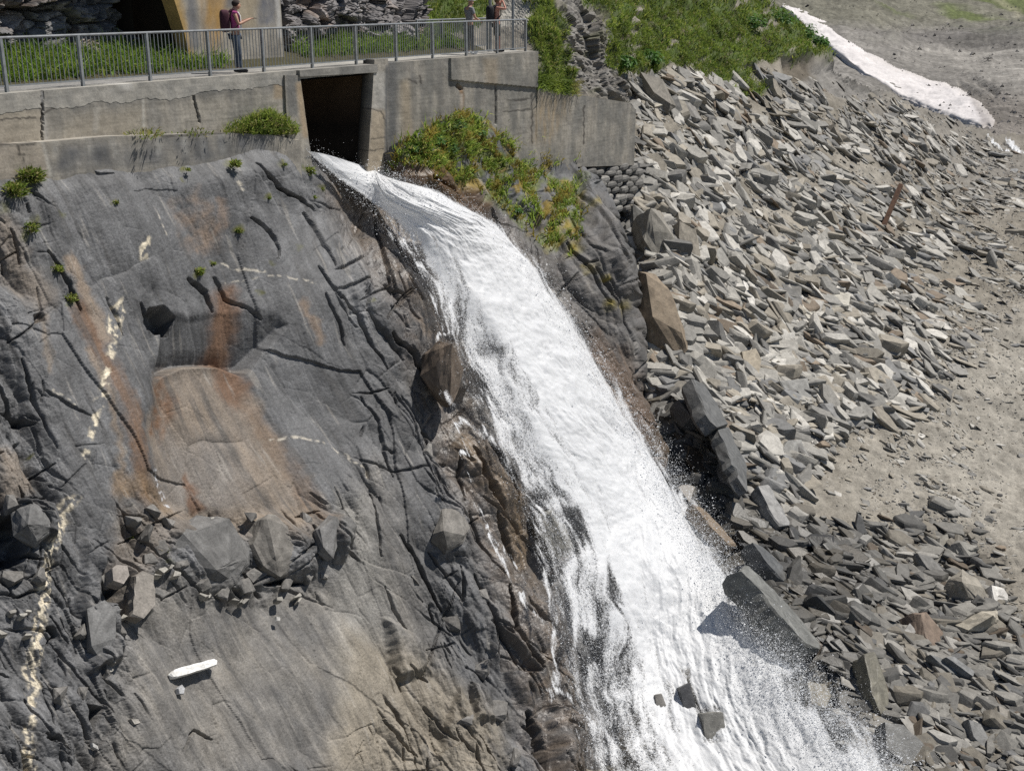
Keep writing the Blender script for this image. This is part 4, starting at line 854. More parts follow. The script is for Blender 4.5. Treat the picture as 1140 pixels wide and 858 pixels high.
def merge_stones(name, idx, mat, kind):
    Vs = []; Ts = []; Cs = []; Ws = []; b = 0
    for k in range(len(PROTO)):
        i = idx[SK[idx] == k]
        if not len(i): continue
        Vp, Tp = PROTO[k]; sc = np.random.default_rng(k).uniform(.75, 1.25, (len(i), 3)) * SZ[i][:, None] * 1.12
        V = np.einsum('nij,nkj->nki', SR[i], Vp[None] * sc[:, None]) + CEN[i][:, None]
        Vs.append(V.reshape(-1, 3)); Ts.append((Tp[None] + (np.arange(len(i)) * len(Vp))[:, None, None]).reshape(-1, 3) + b); b += V.shape[0] * V.shape[1]
        Cs.append(np.repeat(SC_[i], len(Vp), 0)); Ws.append(np.repeat(SWET[i], len(Vp)))
    link(name, mesh_np(name, np.concatenate(Vs), tris=np.concatenate(Ts), col=np.concatenate(Cs), wet=np.concatenate(Ws), mats=[mat]), kind=kind)
merge_stones('scree_stones', REST, M['stone'], 'stuff')
# gravel between them
def gravel(n, seed):
    px, py, m, d, rb = sample(n, seed); r = np.random.default_rng(seed); P, nr = near_frame(px, py); D = D_near(px, py); s = r.uniform(1.2, 3.4, len(px)) * D / F
    t = np.array([(0, 0, .55), (.55, 0, -.1), (-.2, .5, -.1), (-.3, -.45, -.1), (.05, .1, -.5)]); T = np.array([(0, 1, 2), (0, 2, 3), (0, 3, 1), (4, 2, 1), (4, 3, 2), (4, 1, 3)])
    R = frames(nr + r.normal(size=nr.shape) * .4, r.normal(size=nr.shape)); R[..., 2] /= np.linalg.norm(R[..., 2], axis=1, keepdims=True)
    V = np.einsum('nij,nkj->nki', R, t[None] * s[:, None, None] * r.uniform(.6, 1.3, (len(px), 5, 3))) + P[:, None]
    c = PAL[r.choice(len(PAL), len(px))] * r.uniform(.8, 1.2, len(px))[:, None]
    dk = np.clip(pmask(px, py, [(715, 440), (775, 450), (830, 520), (860, 580), (950, 600), (1000, 640), (960, 700), (930, 960), (720, 960), (735, 560)], 22), 0, 1); c *= (1 - .55 * dk - .3 * (d > m) * (1 - dk))[:, None]
    link('scree_gravel', mesh_np('scree_gravel', V.reshape(-1, 3), tris=(T[None] + (np.arange(len(px)) * 5)[:, None, None]).reshape(-1, 3), col=np.repeat(c, 5, 0), wet=np.repeat(dk * .6, 5), mats=[M['stone']]), kind='stuff')
gravel(60000, 901)
# the largest ones, each an object
def zone_name(x, y):
    if y < 175 and x < 860: return 'high on the scree beside the end of the concrete wall', 'upper left'
    if y < 175: return 'high on the scree below the grassy bank', 'upper right'
    if x < 800 and y < 420: return 'in the scree just right of the rock outcrop', 'outcrop'
    if y < 330: return 'in the middle of the wide scree slope', 'middle'
    if y < 470 and x < 960: return 'low on the scree slope above the sandy patch', 'low'
    if x < 905 and y < 640: return 'in the dark wet rubble right beside the falls', 'beside falls'
    if y < 590: return 'along the sandy edge of the scree', 'sandy'
    return 'in the dark rubble at the foot of the slope below the sand', 'foot'
TONE = ['mid grey', 'light grey', 'tan grey', 'dark grey', 'pale', 'brown', 'bluish grey']
def add_stone(i):
    Vp, Tp = PROTO[SK[i]]; sc = np.random.default_rng(int(i)).uniform(.8, 1.25, 3) * SZ[i] * 1.1; V = (SR[i] @ (Vp * sc).T).T
    z, zs = zone_name(spx[i], spy[i]); fl = sc[2] * np.ptp(Vp[:, 2]) / (sc[0] * np.ptp(Vp[:, 0])); shape = 'flat slab' if fl < .3 else ('thick slab' if fl < .5 else 'blocky stone')
    lab = '%s %s lying %s' % (TONE[pal[i]], shape, z)
    me = mesh_np('rock', V, tris=Tp, col=SC_[i], wet=float(SWET[i]), mats=[M['stone']])
    link('rock', me, label=lab, cat='rock', group='%s %ss %s' % (TONE[pal[i]], shape, z), loc=CEN[i])
for i in IND: add_stone(i)
# ------------------------------------------------------------------ slabs singled out in the photograph
def hull_block(T0, c, n, thick, size, rs):
    """an angular boulder: the hull of jittered outlines at four heights, its faces lightly broken up"""
    bm = bmesh.new()
    for f, dz in ((.62, .0), (.84, -.05), (1.0, -.22), (1.02, -.6), (.8, -1.)):
        for p in T0:
            if rs.uniform() < .33 and f < 1: continue
            j = rs.normal(size=3) * size * .075; bm.verts.new(c + (p - c) * f * (1 + rs.normal() * .05) + n * (dz * thick + (rs.normal() * .16 * thick if dz > -.1 else 0)) + j)
    bmesh.ops.convex_hull(bm, input=bm.verts[:]); bmesh.ops.delete(bm, geom=[v for v in bm.verts if not v.link_faces], context='VERTS')
    bmesh.ops.subdivide_edges(bm, edges=bm.edges[:], cuts=3, use_grid_fill=True); bmesh.ops.triangulate(bm, faces=bm.faces[:]); bm.normal_update()
    P = np.array([v.co[:] for v in bm.verts]); Nn = np.array([v.normal[:] for v in bm.verts]); q = P / size; o = rs.uniform(0, 50)
    f, g, i_ = facet(q[:, 0] * 2.6 + q[:, 2] * 1.7 + o, q[:, 1] * 2.6 - q[:, 2] * 2.1, int(o * 7)); f2, g2, i2 = facet(q[:, 0] * 6 + q[:, 2] * 4 + o, q[:, 1] * 6 - q[:, 2] * 5, int(o * 9))
    P = P + Nn * ((f - .3) * .07 + (f2 - .3) * .03)[:, None] * size; bm.verts.index_update(); T = [tuple(v.index for v in fc.verts) for fc in bm.faces]; bm.free(); return P, [], T
def slab(poly, thick, nrm, col, label, name='flat_stone', cat='stone', lift=.12, wet=0., rough=.05, sink=.0, D=None, seed=None, group=None):
    px = np.array([p[0] for p in poly], float); py = np.array([p[1] for p in poly], float); cx, cy = px.mean(), py.mean()
    if D is None: P, tn = near_frame(np.array([cx]), np.array([cy])); P = P[0]
    else: P = unproj(cx, cy, D)
    n = np.array(nrm, float); n /= np.linalg.norm(n); p0 = P + n * lift
    # even out the outline, then a chipped rim and a rough underside
    pts = []
    m = len(poly)
    rs = np.random.default_rng(seed if seed is not None else int(cx * 7 + cy))
    for k in range(m):
        a, b = np.array(poly[k], float), np.array(poly[(k + 1) % m], float); L = np.hypot(*(b - a)); q = max(1, int(L / 7))
        for j in range(q):
            p = a + (b - a) * j / q
            if j: p = p + rs.normal(size=2) * L * .012
            pts.append(p)
    pts = np.array(pts); T = unproj(pts[:, 0], pts[:, 1], plane_D(pts[:, 0], pts[:, 1], p0, n)); c = T.mean(0); m = len(T)
    size = np.abs(T - c).max(); rings = []
    for f, dz in ((.45, .012), (.8, .006), (.955, 0.), (1.0, -.10), (1.03, -.45), (1.0, -.8), (.86, -1.)):
        j = rs.normal(size=(m, 1)) * rough * .5
        rings.append(c + (T - c) * (f * (1 + j * (f > .9))) + n * (dz * thick + rs.normal(size=(m, 1)) * rough * .22 * size * (.25 if f < .9 else .5) * (1 if dz > -.05 else 1.)))
    V = np.concatenate([[c + n * .015 * thick]] + rings + [[c - n * thick]]); tris = []; quads = []
    for k in range(m): tris.append((0, 1 + k, 1 + (k + 1) % m))
    for rr in range(len(rings) - 1):
        for k in range(m): a = 1 + rr * m; quads.append((a + k, a + m + k, a + m + (k + 1) % m, a + (k + 1) % m))
    last = len(V) - 1; a = 1 + (len(rings) - 1) * m
    for k in range(m): tris.append((last, a + (k + 1) % m, a + k))
    if name == 'boulder':
        T0 = unproj(px, py, plane_D(px, py, p0, n)); V, quads, tris = hull_block(T0, c, n, thick, size, rs)
    cc = np.ones((len(V), 3)) * np.array(col) * (1 + .12 * rs.normal(size=(len(V), 1)))
    org = c - n * thick
    me = mesh_np(name, V - org, quads=(np.array(quads) if len(quads) else None), tris=np.array(tris), col=np.clip(cc, .02, .7), wet=wet, mats=[M['stone']])
    bm = bmesh.new(); bm.from_mesh(me); bmesh.ops.recalc_face_normals(bm, faces=bm.faces[:]); bm.to_mesh(me); bm.free()
    return link(name, me, label=label, cat=cat, group=group, loc=org)
G1 = (.20, .195, .18); PA = (.40, .375, .33); TN = (.29, .25, .19); DK = (.10, .10, .097); BR = (.165, .125, .095)
slab([(822, 633), (833, 629), (862, 656), (893, 690), (914, 717), (912, 722), (899, 718), (872, 689), (845, 655)], .8, (.62, -.05, .78), (.135, .135, .125), 'long dark grey slab leaning over the foot of the waterfall', lift=.35, wet=.35)
slab([(771, 421), (783, 427), (799, 450), (811, 473), (798, 475), (787, 460)], .6, (.72, -.1, .68), DK, 'dark slab on edge with pointed top, upper piece of the broken pair beside the falls', lift=.45, wet=.3)
slab([(799, 477), (811, 475), (832, 518), (833, 546), (822, 530)], .45, (.72, -.1, .68), DK, 'dark narrow slab, lower piece of the broken pair beside the falls', lift=.35, wet=.4)
slab([(755, 444), (763, 444), (792, 470), (789, 477), (770, 464)], .6, (.55, -.2, .8), (.075, .075, .075), 'black wet slab just left of the broken pair of dark slabs', lift=.4, wet=.6)
slab([(806, 510), (814, 511), (832, 536), (830, 545), (815, 528)], .6, (.6, -.1, .8), DK, 'small dark slab tucked below the broken pair beside the falls', lift=.3, wet=.4)
slab([(816, 463), (827, 459), (838, 480), (837, 485), (822, 487)], .7, (.4, -.5, .75), (.22, .205, .175), 'tan grey block with squared top right of the broken dark slabs', lift=.4)
slab([(822, 489), (838, 486), (841, 497), (836, 503), (828, 500)], .7, (.3, -.6, .7), (.20, .19, .165), 'short grey block directly under the tan grey squared block', lift=.3)
slab([(844, 541), (856, 539), (880, 581), (879, 585), (868, 584), (856, 567)], .5, (.5, -.35, .8), (.23, .225, .215), 'shiny light grey slab pointing down into the dark hollow below the sand', lift=.45, wet=.25)
slab([(877, 490), (893, 489), (904, 516), (897, 528), (886, 541), (867, 530), (863, 512)], .35, (.45, -.55, .7), (.215, .21, .195), 'broad flat grey slab at the left end of the sand', lift=.15)
slab([(901, 418), (919, 417), (928, 430), (937, 444), (929, 448), (913, 446), (906, 434)], .6, (.25, -.25, .93), PA, 'pale thick block with a flat top low on the scree', lift=.25)
slab([(914, 459), (931, 455), (941, 466), (929, 474)], .4, (.3, -.2, .93), PA, 'pale square slab with a dark crack just above the sand', lift=.2)
slab([(868, 424), (899, 421), (905, 445), (898, 457), (880, 450)], .3, (.3, -.6, .74), (.22, .215, .20), 'broad grey upright slab left of the pale thick block', lift=.2)
slab([(826, 391), (842, 387), (848, 400), (843, 425), (835, 426), (830, 408)], .5, (.35, -.55, .75), TN, 'tan leaf shaped slab standing in the scree left of the sand', lift=.3)
slab([(824, 296), (838, 300), (862, 317), (884, 336), (885, 346), (874, 343), (845, 322)], .5, (-.1, -.75, .65), (.155, .125, .095), 'long dark brown beam of rock lying across the scree', lift=.35)
slab([(824, 304), (828, 306), (843, 341), (842, 345), (836, 343)], .15, (.3, -.4, .85), (.5, .48, .44), 'thin white splinter of stone under the long brown beam of rock', lift=.3)
slab([(890, 341), (899, 335), (919, 361), (910, 367)], .35, (.3, -.35, .88), (.40, .375, .32), 'pale cream oblong slab right of the long brown beam of rock', lift=.2)
slab([(910, 326), (925, 322), (946, 327), (945, 339), (930, 341), (906, 335)], .4, (.1, -.25, .96), (.36, .34, .29), 'wide pale slab with a layered front above the cream oblong slab', lift=.25)
slab([(716, 300), (733, 300), (749, 328), (771, 374), (768, 388), (758, 391), (738, 380), (722, 350)], 1.8, (.40, -.62, .68), (.20, .158, .112), 'large cracked tan brown boulder right beside the rock outcrop', name='boulder', cat='boulder', lift=.9, rough=.12)
slab([(714, 231), (731, 230), (743, 250), (752, 272), (749, 290), (738, 282), (722, 262)], 1.4, (.42, -.6, .68), (.215, .20, .17), 'big grey block at the top of the gap beside the rock outcrop', name='boulder', cat='boulder', lift=.7, rough=.1)
slab([(748, 246), (768, 252), (786, 276), (785, 297), (771, 289), (757, 268)], 1.2, (.42, -.58, .7), (.24, .215, .175), 'big tan grey block split by a crack right of the big grey block', name='boulder', cat='boulder', lift=.6, rough=.1)
slab([(706, 225), (716, 232), (722, 262), (716, 290), (706, 262)], .9, (.1, -.8, .6), (.17, .165, .15), 'dark tall block wedged between the outcrop and the big grey block', name='boulder', cat='boulder', lift=.3, rough=.1)
slab([(784, 212), (796, 213), (809, 231), (804, 237), (796, 232)], .5, (.4, -.4, .82), (.36, .36, .35), 'whitish oblong slab between the outcrop and the middle of the scree', lift=.3)
slab([(801, 203), (811, 202), (817, 214), (809, 226), (801, 216)], .6, (.4, -.5, .75), (.18, .16, .13), 'brown grey rounded block right of the whitish oblong slab', lift=.35)
slab([(716, 80), (734, 84), (756, 113), (748, 119), (730, 104)], 1.0, (.5, -.5, .7), (.17, .155, .13), 'long brown grey block just below the grass at the top of the scree', name='boulder', cat='boulder', lift=.8)
slab([(742, 108), (756, 103), (762, 124), (757, 136), (746, 132)], .9, (.3, -.8, .5), (.13, .125, .115), 'dark square boulder beside the end of the concrete wall', name='boulder', cat='boulder', lift=.5)
slab([(761, 108), (775, 114), (783, 130), (773, 135), (763, 124)], .8, (.5, -.5, .7), (.19, .18, .165), 'grey boulder just right of the dark square boulder near the wall', name='boulder', cat='boulder', lift=.5)
slab([(724, 104), (734, 106), (738, 117), (729, 119)], .5, (.3, -.5, .8), (.36, .33, .27), 'cream coloured block by the corner of the concrete wall', lift=.3)
slab([(865, 122), (884, 124), (912, 137), (911, 145), (893, 143)], .7, (.3, -.5, .8), (.14, .135, .12), 'long dark slab high on the scree below the grass', lift=.5)
slab([(969, 136), (1004, 143), (1002, 149), (972, 145)], .5, (.2, -.5, .85), (.21, .20, .175), 'long low grey slab near the crest of the scree', lift=.4)
slab([(1015, 679), (1037, 681), (1053, 703), (1052, 718), (1042, 728), (1027, 714)], .8, (.38, -.5, .78), BR, 'large reddish brown boulder in the dark rubble', name='boulder', cat='boulder', lift=.4, rough=.08)
slab([(1063, 640), (1076, 627), (1093, 640), (1105, 661), (1097, 667), (1080, 660), (1070, 653)], .9, (.3, -.25, .9), (.225, .205, .17), 'big rounded tan grey boulder at the edge of the sand', name='boulder', cat='boulder', lift=.7, rough=.08)
slab([(1071, 689), (1090, 682), (1110, 677), (1114, 688), (1104, 694), (1076, 697)], .7, (.2, -.3, .93), (.31, .28, .225), 'pale topped boulder right below the big rounded tan grey boulder', name='boulder', cat='boulder', lift=.5, rough=.09)
slab([(1104, 651), (1118, 654), (1123, 662), (1121, 678), (1113, 676), (1106, 666)], .4, (.35, -.55, .75), (.5, .48, .44), 'white block leaning against the big rounded boulder', lift=.3)
slab([(1063, 605), (1083, 602), (1092, 608), (1081, 614), (1068, 612)], .5, (.15, -.3, .94), (.22, .21, .185), 'flat topped grey boulder just below the sand', name='boulder', cat='boulder', lift=.4)
slab([(1021, 615), (1036, 619), (1055, 638), (1047, 643), (1032, 632)], .3, (.45, -.4, .8), (.145, .14, .13), 'dark tilted slab left of the big rounded boulder', lift=.35)
slab([(1046, 598), (1055, 594), (1059, 614), (1051, 628), (1045, 615)], .3, (.35, -.6, .7), (.25, .235, .20), 'tan slab half buried in the sand above the dark rubble', lift=.15)
slab([(962, 728), (975, 725), (984, 750), (990, 772), (989, 790), (981, 795), (970, 772)], .6, (.4, -.5, .76), (.145, .135, .105), 'wet olive brown slab glistening at the edge of the stream', lift=.35, wet=.75)
slab([(1002, 708), (1013, 693), (1021, 702), (1010, 714)], .35, (.2, -.5, .85), (.27, .26, .24), 'small pale grey block left of the reddish brown boulder', lift=.25)
slab([(1035, 728), (1055, 734), (1088, 751), (1083, 757), (1058, 748)], .3, (.4, -.4, .82), (.14, .14, .135), 'long thin grey slab below the reddish brown boulder', lift=.25)
slab([(1053, 731), (1062, 730), (1086, 748), (1084, 753)], .25, (.4, -.3, .85), (.17, .17, .165), 'narrow bluish grey slab lying above the long thin slab', lift=.4)
slab([(771, 560), (782, 565), (801, 584), (820, 606), (812, 607), (795, 590)], .45, (.62, -.1, .77), (.17, .13, .09), 'long wet brown slab where the falls pass the rubble', lift=.5, wet=.5)
slab([(837, 603), (849, 608), (880, 637), (873, 647), (855, 628)], .6, (.6, -.2, .76), DK, 'black wet slab above the long slab that leans over the falls', lift=.4, wet=.85)
slab([(892, 618), (894, 640), (889, 670), (878, 677), (876, 650), (882, 630)], .5, (.15, -.8, .55), (.12, .115, .105), 'dark pointed rock standing upright above the long leaning slab', lift=.4)
slab([(898, 758), (919, 760), (926, 774), (920, 788), (903, 783)], .7, (.1, -.6, .8), (.2, .18, .14), 'brown grey block at the right edge of the white water', lift=.5, wet=.3)
slab([(882, 757), (894, 760), (902, 780), (897, 790), (886, 776)], .7, (-.1, -.7, .7), (.11, .11, .105), 'dark wet block left of the brown grey block in the white water', lift=.5, wet=.5)
slab([(861, 730), (874, 728), (882, 740), (878, 752), (864, 748)], .7, (.1, -.7, .7), (.20, .175, .14), 'rounded brown rock under the lower end of the long leaning slab', lift=.55, wet=.4)
slab([(985, 803), (1006, 806), (1028, 826), (1041, 848), (1010, 852), (986, 832)], .7, (.2, -.6, .78), (.14, .138, .13), 'broad dark rock with a lit top at the bottom edge of the rubble', lift=.4, wet=.3)
slab([(868, 720), (882, 722), (905, 735), (915, 755), (900, 750)], .4, (.4, -.5, .76), (.2, .195, .18), 'small pale edged slab below the end of the long leaning slab', lift=.2, wet=.3)
slab([(1078, 800), (1092, 805), (1104, 825), (1096, 832), (1084, 820)], .4, (.35, -.5, .8), (.17, .168, .16), 'grey slab near the bottom right corner', lift=.25)
slab([(1112, 785), (1125, 790), (1128, 806), (1116, 808)], .4, (.3, -.5, .8), (.24, .22, .19), 'light block at the right edge of the dark rubble', lift=.2)
# rusty beam sticking out of the scree
def beam():
    P0, n = near_frame(np.array([983.]), np.array([254.])); P0 = P0[0]; D0 = float(D_near(983., 254.)); P1 = unproj(1003, 206, D0 * 1.01)
    M['rust'] = plain_mat('rusty_steel', (.12, .065, .04), rough=.85, vary=.4, scale=8)
    o = bars('steel_beam', [(P0 - (P1 - P0) * .15, P1, .14, .11)], M['rust']); tag(o, None, 'rusty brown steel beam sticking up out of the scree', 'beam')
beam()
# rounded rubble bedded under the wing wall
def footing():
    P0 = unproj(690, 210, float(wall_D(690, 210, .15))); r = np.random.default_rng(3); poly = [(640, 188), (676, 186), (712, 182), (716, 226), (700, 240), (684, 232), (662, 214)]; Vs = []; Qs = []; Cs = []; b = 0
    n = 7; u, v = np.meshgrid(np.linspace(0, 2 * math.pi, 11)[:-1], np.linspace(-math.pi / 2, math.pi / 2, n)); S = np.stack([np.cos(v) * np.cos(u), np.cos(v) * np.sin(u), np.sin(v)], -1); S = np.sign(S) * np.abs(S) ** .75
    i = np.arange(n * 10).reshape(n, 10); q = np.stack([i[:-1], np.roll(i, -1, 1)[:-1], np.roll(i, -1, 1)[1:], i[1:]], -1).reshape(-1, 4)
    for row, y in enumerate(np.arange(186, 240, 6.6)):
        for x in np.arange(640 + (row % 2) * 5, 720, 10.5):
            x += r.normal() * 1.2; yy = y + r.normal() * .8
            if not inside(np.array([x]), np.array([yy]), poly)[0]: continue
            c = unproj(x, yy, float(wall_D(x, yy, .10 + .02 * row))); k = float((c - CAM) @ FW) / F; V = S.reshape(-1, 3) * (1 + .12 * r.normal(size=(n * 10, 1)) * 0 + r.normal(size=3) * .1)
            V = (V[:, :1] * WD * 6.9 * 1.75 + V[:, 1:2] * WN * 5.5 + V[:, 2:] * np.array([0, 0, 1]) * 4.3) * k * r.uniform(.85, 1.15); Vs.append(V + c - P0); Qs.append(q + b); b += n * 10
            Cs.append(np.tile(np.array((.16, .153, .14)) * r.uniform(.65, 1.3), (n * 10, 1)))
    back = [unproj(x, y, float(wall_D(x, y, .02))) - P0 for x, y in poly]; m = len(poly)
    V = np.concatenate(Vs + [np.array(back), np.array(back) - WN * .6]); polys = [[b + k for k in range(m)], [b + m + k for k in range(m)][::-1]] + [[b + k, b + m + k, b + m + (k + 1) % m, b + (k + 1) % m] for k in range(m)]
    link('stone_footing', mesh_np('stone_footing', V, quads=np.concatenate(Qs), polys=polys, col=np.concatenate(Cs + [np.full((2 * m, 3), .1)]), wet=0., mats=[M['stone']]), label='rough footing of rounded grey stones under the end of the wing wall', cat='stone footing', loc=P0)
footing()
print('stones', NS, _t.time() - _t0)
# ------------------------------------------------------------------ the waterfall
def foam_mat(name, thr0=.0, grain=1.0):
    m, nt, b, out = new_mat(name); L = nt.links.new
    at = N(nt, 'ShaderNodeAttribute', attribute_name='foam'); geo = N(nt, 'ShaderNodeNewGeometry')
    n1 = N(nt, 'ShaderNodeTexNoise', i_Scale=16., i_Detail=3., i_Roughness=.65); L(geo.outputs['Position'], n1.inputs['Vector'])
    n2 = N(nt, 'ShaderNodeTexNoise', i_Scale=34., i_Detail=2.); L(geo.outputs['Position'], n2.inputs['Vector'])
    ad = N(nt, 'ShaderNodeMath', operation='ADD'); L(n1.outputs['Fac'], ad.inputs[0]); L(n2.outputs['Fac'], ad.inputs[1])
    sc = N(nt, 'ShaderNodeMath', operation='MULTIPLY_ADD'); L(ad.outputs[0], sc.inputs[0]); sc.inputs[1].default_value = grain; sc.inputs[2].default_value = -grain
    su = N(nt, 'ShaderNodeMath', operation='ADD'); L(at.outputs['Fac'], su.inputs[0]); L(sc.outputs[0], su.inputs[1])
    mr = N(nt, 'ShaderNodeMapRange', interpolation_type='SMOOTHSTEP'); L(su.outputs[0], mr.inputs['Value']); mr.inputs[1].default_value = .15; mr.inputs[2].default_value = .85
    b.inputs['Base Color'].default_value = (.94, .95, .96, 1); b.inputs['Roughness'].default_value = .45; b.inputs['Specular IOR Level'].default_value = .3
    bp = N(nt, 'ShaderNodeBump', i_Strength=.22, i_Distance=.03); L(ad.outputs[0], bp.inputs['Height']); L(bp.outputs[0], b.inputs['Normal'])
    tr = N(nt, 'ShaderNodeBsdfTranslucent'); tr.inputs[0].default_value = (.94, .95, .96, 1); m1 = N(nt, 'ShaderNodeMixShader', i_Fac=.42); L(b.outputs[0], m1.inputs[1]); L(tr.outputs[0], m1.inputs[2])
    tp_ = N(nt, 'ShaderNodeBsdfTransparent'); m2 = N(nt, 'ShaderNodeMixShader'); L(mr.outputs[0], m2.inputs[0]); L(tp_.outputs[0], m2.inputs[1]); L(m1.outputs[0], m2.inputs[2]); L(m2.outputs[0], out.inputs[0])
    return m
M['foam'] = foam_mat('white_water'); M['veil'] = foam_mat('water_veil', grain=1.3)
def drop_mat():
    m, nt, b, out = new_mat('spray'); b.inputs['Base Color'].default_value = (.88, .89, .9, 1); b.inputs['Roughness'].default_value = .3
    tr = N(nt, 'ShaderNodeBsdfTranslucent'); tr.inputs[0].default_value = (.88, .89, .9, 1); m1 = N(nt, 'ShaderNodeMixShader', i_Fac=.4); nt.links.new(b.outputs[0], m1.inputs[1]); nt.links.new(tr.outputs[0], m1.inputs[2]); nt.links.new(m1.outputs[0], out.inputs[0]); return m
M['drop'] = drop_mat()
WL = np.array([(338, 166), (352, 180), (376, 202), (428, 243), (466, 300), (492, 372), (520, 450), (556, 520), (586, 590), (606, 650), (618, 720), (630, 790), (655, 870), (690, 940)], float)
WR = np.array([(412, 190), (430, 198), (474, 210), (540, 246), (598, 306), (650, 388), (696, 462), (740, 530), (782, 600), (812, 655), (850, 712), (898, 770), (985, 860), (1040, 940)], float)
def flow_grid(step, c0, c1):
    mid = (WL + WR) / 2; t = np.r_[0, np.cumsum(np.hypot(*np.diff(mid, axis=0).T))]; T = np.arange(0, t[-1], step)
    lx = np.interp(T, t, WL[:, 0]); ly = np.interp(T, t, WL[:, 1]); rx = np.interp(T, t, WR[:, 0]); ry = np.interp(T, t, WR[:, 1])
    k = 15; ker = np.hanning(2 * k + 1); ker /= ker.sum()
    sm = lambda a: np.convolve(np.pad(a, k, mode='edge'), ker, 'valid')
    lx, ly, rx, ry = map(sm, (lx, ly, rx, ry)); C = np.linspace(c0, c1, int((c1 - c0) * 290 / step))
    return T[:, None] + 0 * C, C[None] + 0 * T[:, None], lx[:, None] * (1 - C) + rx[:, None] * C, ly[:, None] * (1 - C) + ry[:, None] * C, np.hypot(rx - lx, ry - ly)[:, None]
STRANDS = [([(444, 256), (472, 320), (488, 368)], 2.5), ([(462, 290), (498, 345), (530, 420), (548, 470)], 4), ([(482, 384), (488, 375), (500, 373), (522, 385)], 2.5), ([(488, 440), (508, 468), (530, 482), (560, 505)], 4), ([(540, 600), (560, 640), (585, 680), (605, 700)], 2), ([(524, 562), (545, 600), (580, 652)], 1.6),
           ([(585, 520), (590, 560), (600, 640), (616, 700)], 5), ([(512, 385), (524, 430), (532, 450)], 2), ([(530, 380), (556, 430), (575, 470)], 3), ([(560, 640), (572, 662), (590, 668)], 1.5), ([(505, 470), (512, 500), (515, 540)], 1.2), ([(420, 238), (452, 285)], 3), ([(610, 700), (612, 745), (606, 780)], 4), ([(600, 770), (612, 768), (640, 790)], 3)]
GAPS = [([(545, 395), (555, 400), (580, 455), (572, 470), (552, 440)], .35, 8), ([(520, 400), (535, 420), (548, 470), (532, 462)], .35, 6), ([(600, 570), (628, 572), (640, 610), (622, 630), (602, 600)], .45, 7), ([(580, 500), (600, 530), (610, 560), (592, 560)], .25, 9),
        ([(642, 640), (660, 650), (700, 800), (720, 880), (670, 880), (650, 760)], .28, 22), ([(752, 760), (772, 758), (782, 805), (808, 795), (812, 850), (780, 850)], .75, 6), ([(728, 772), (745, 775), (750, 840), (732, 830)], .5, 6), ([(840, 800), (850, 805), (850, 835), (842, 830)], .6, 4), ([(868, 750), (930, 770), (925, 800), (880, 790)], .5, 6), ([(655, 640), (668, 660), (672, 690), (655, 680)], .45, 6), ([(640, 700), (655, 715), (660, 740), (640, 735)], .5, 5), ([(860, 805), (890, 815), (900, 850), (870, 850)], .35, 6), ([(915, 800), (945, 815), (960, 850), (930, 850)], .4, 8),
        ([(450, 268), (478, 262), (500, 320), (490, 330)], .2, 10), ([(700, 640), (730, 700), (760, 760), (720, 760), (690, 700)], .18, 20)]
def foam_field(T, C, PX, PY, W, seed, core=1.0):
    x = C * W; wa = 10 * fbm(T / 90, x / 60, 3, seed)
    s1 = fbm(T / 95, (x + wa) / 9, 4, seed + 1); s2 = fbm(T / 30, (x + wa) / 4, 3, seed + 2); cl = .55 * fbm(T / 120, (x + .5 * wa) / 20, 4, seed + 3) + .6 * fbm(T / 30, (x + wa) / 20, 4, seed + 4)
    lo = np.interp(PY, [170, 250, 320, 400, 480, 560, 640, 720, 860], [.0, .0, .08, .17, .15, .12, .10, .14, .12])     # dense body begins here
    f = sstep(lo - .12, lo + .34, C) * sstep(1.05, .76, C)
    fr = sstep(-.02, .10, C) * sstep(1.12, .92, C)
    d = .36 * fr + .66 * f * core
    d += (.40 - .06 * f) * s1 + (.26 - .04 * f) * s2 + .22 * cl
    d += .42 * sstep(260, 60, T) * sstep(-.04, .06, C) * sstep(1.06, .95, C) + .14 * fr + .2 * sstep(580, 700, PY) * sstep(.35, .6, C) * fr
    for p, k, sft in GAPS: d -= k * pmask(PX + 3 * s2, PY, p, sft)
    d *= np.where((C < -.01) | (C > 1.08), 0, 1)
    for p, w in STRANDS: d = np.maximum(d, (.48 + .75 * s2 + .4 * cl) * stroke(PX + 6 * s1, PY + 3 * s2, p, w * .9, w * 1.1))
    return d, s1, s2, cl, f
WTP = TPS([(338, 166, 32.3), (352, 180, 31.8), (416, 184, 34.0), (432, 195, 33.7), (376, 202, 32.4), (474, 208, 32.9), (428, 243, 33.1), (500, 225, 33.3), (540, 246, 35.1), (466, 300, 32.5), (598, 306, 36.4), (500, 300, 33.4), (650, 388, 36.8), (492, 372, 31.8), (520, 450, 31.5), (555, 450, 32.6), (700, 500, 36.8), (740, 530, 36.4), (586, 590, 30.7), (650, 600, 33.2), (780, 600, 35.4), (606, 650, 30.2), (618, 720, 29.5), (700, 720, 32.2), (740, 640, 33.8), (850, 712, 32.1), (655, 870, 28.1), (800, 860, 29.7), (985, 860, 28.0), (560, 350, 34.6), (620, 450, 34.7)])
def water_depth(PX, PY):
    a = CL(PX, PY); b = D_near(PX, PY); k = .8
    return -k * np.log(np.exp(-(a - 33.12) / k) + np.exp(-(b - 33.12) / k) + np.exp(-(WTP(PX, PY) + .35 - 33) / k)) + 33
WSTEP = 1.35
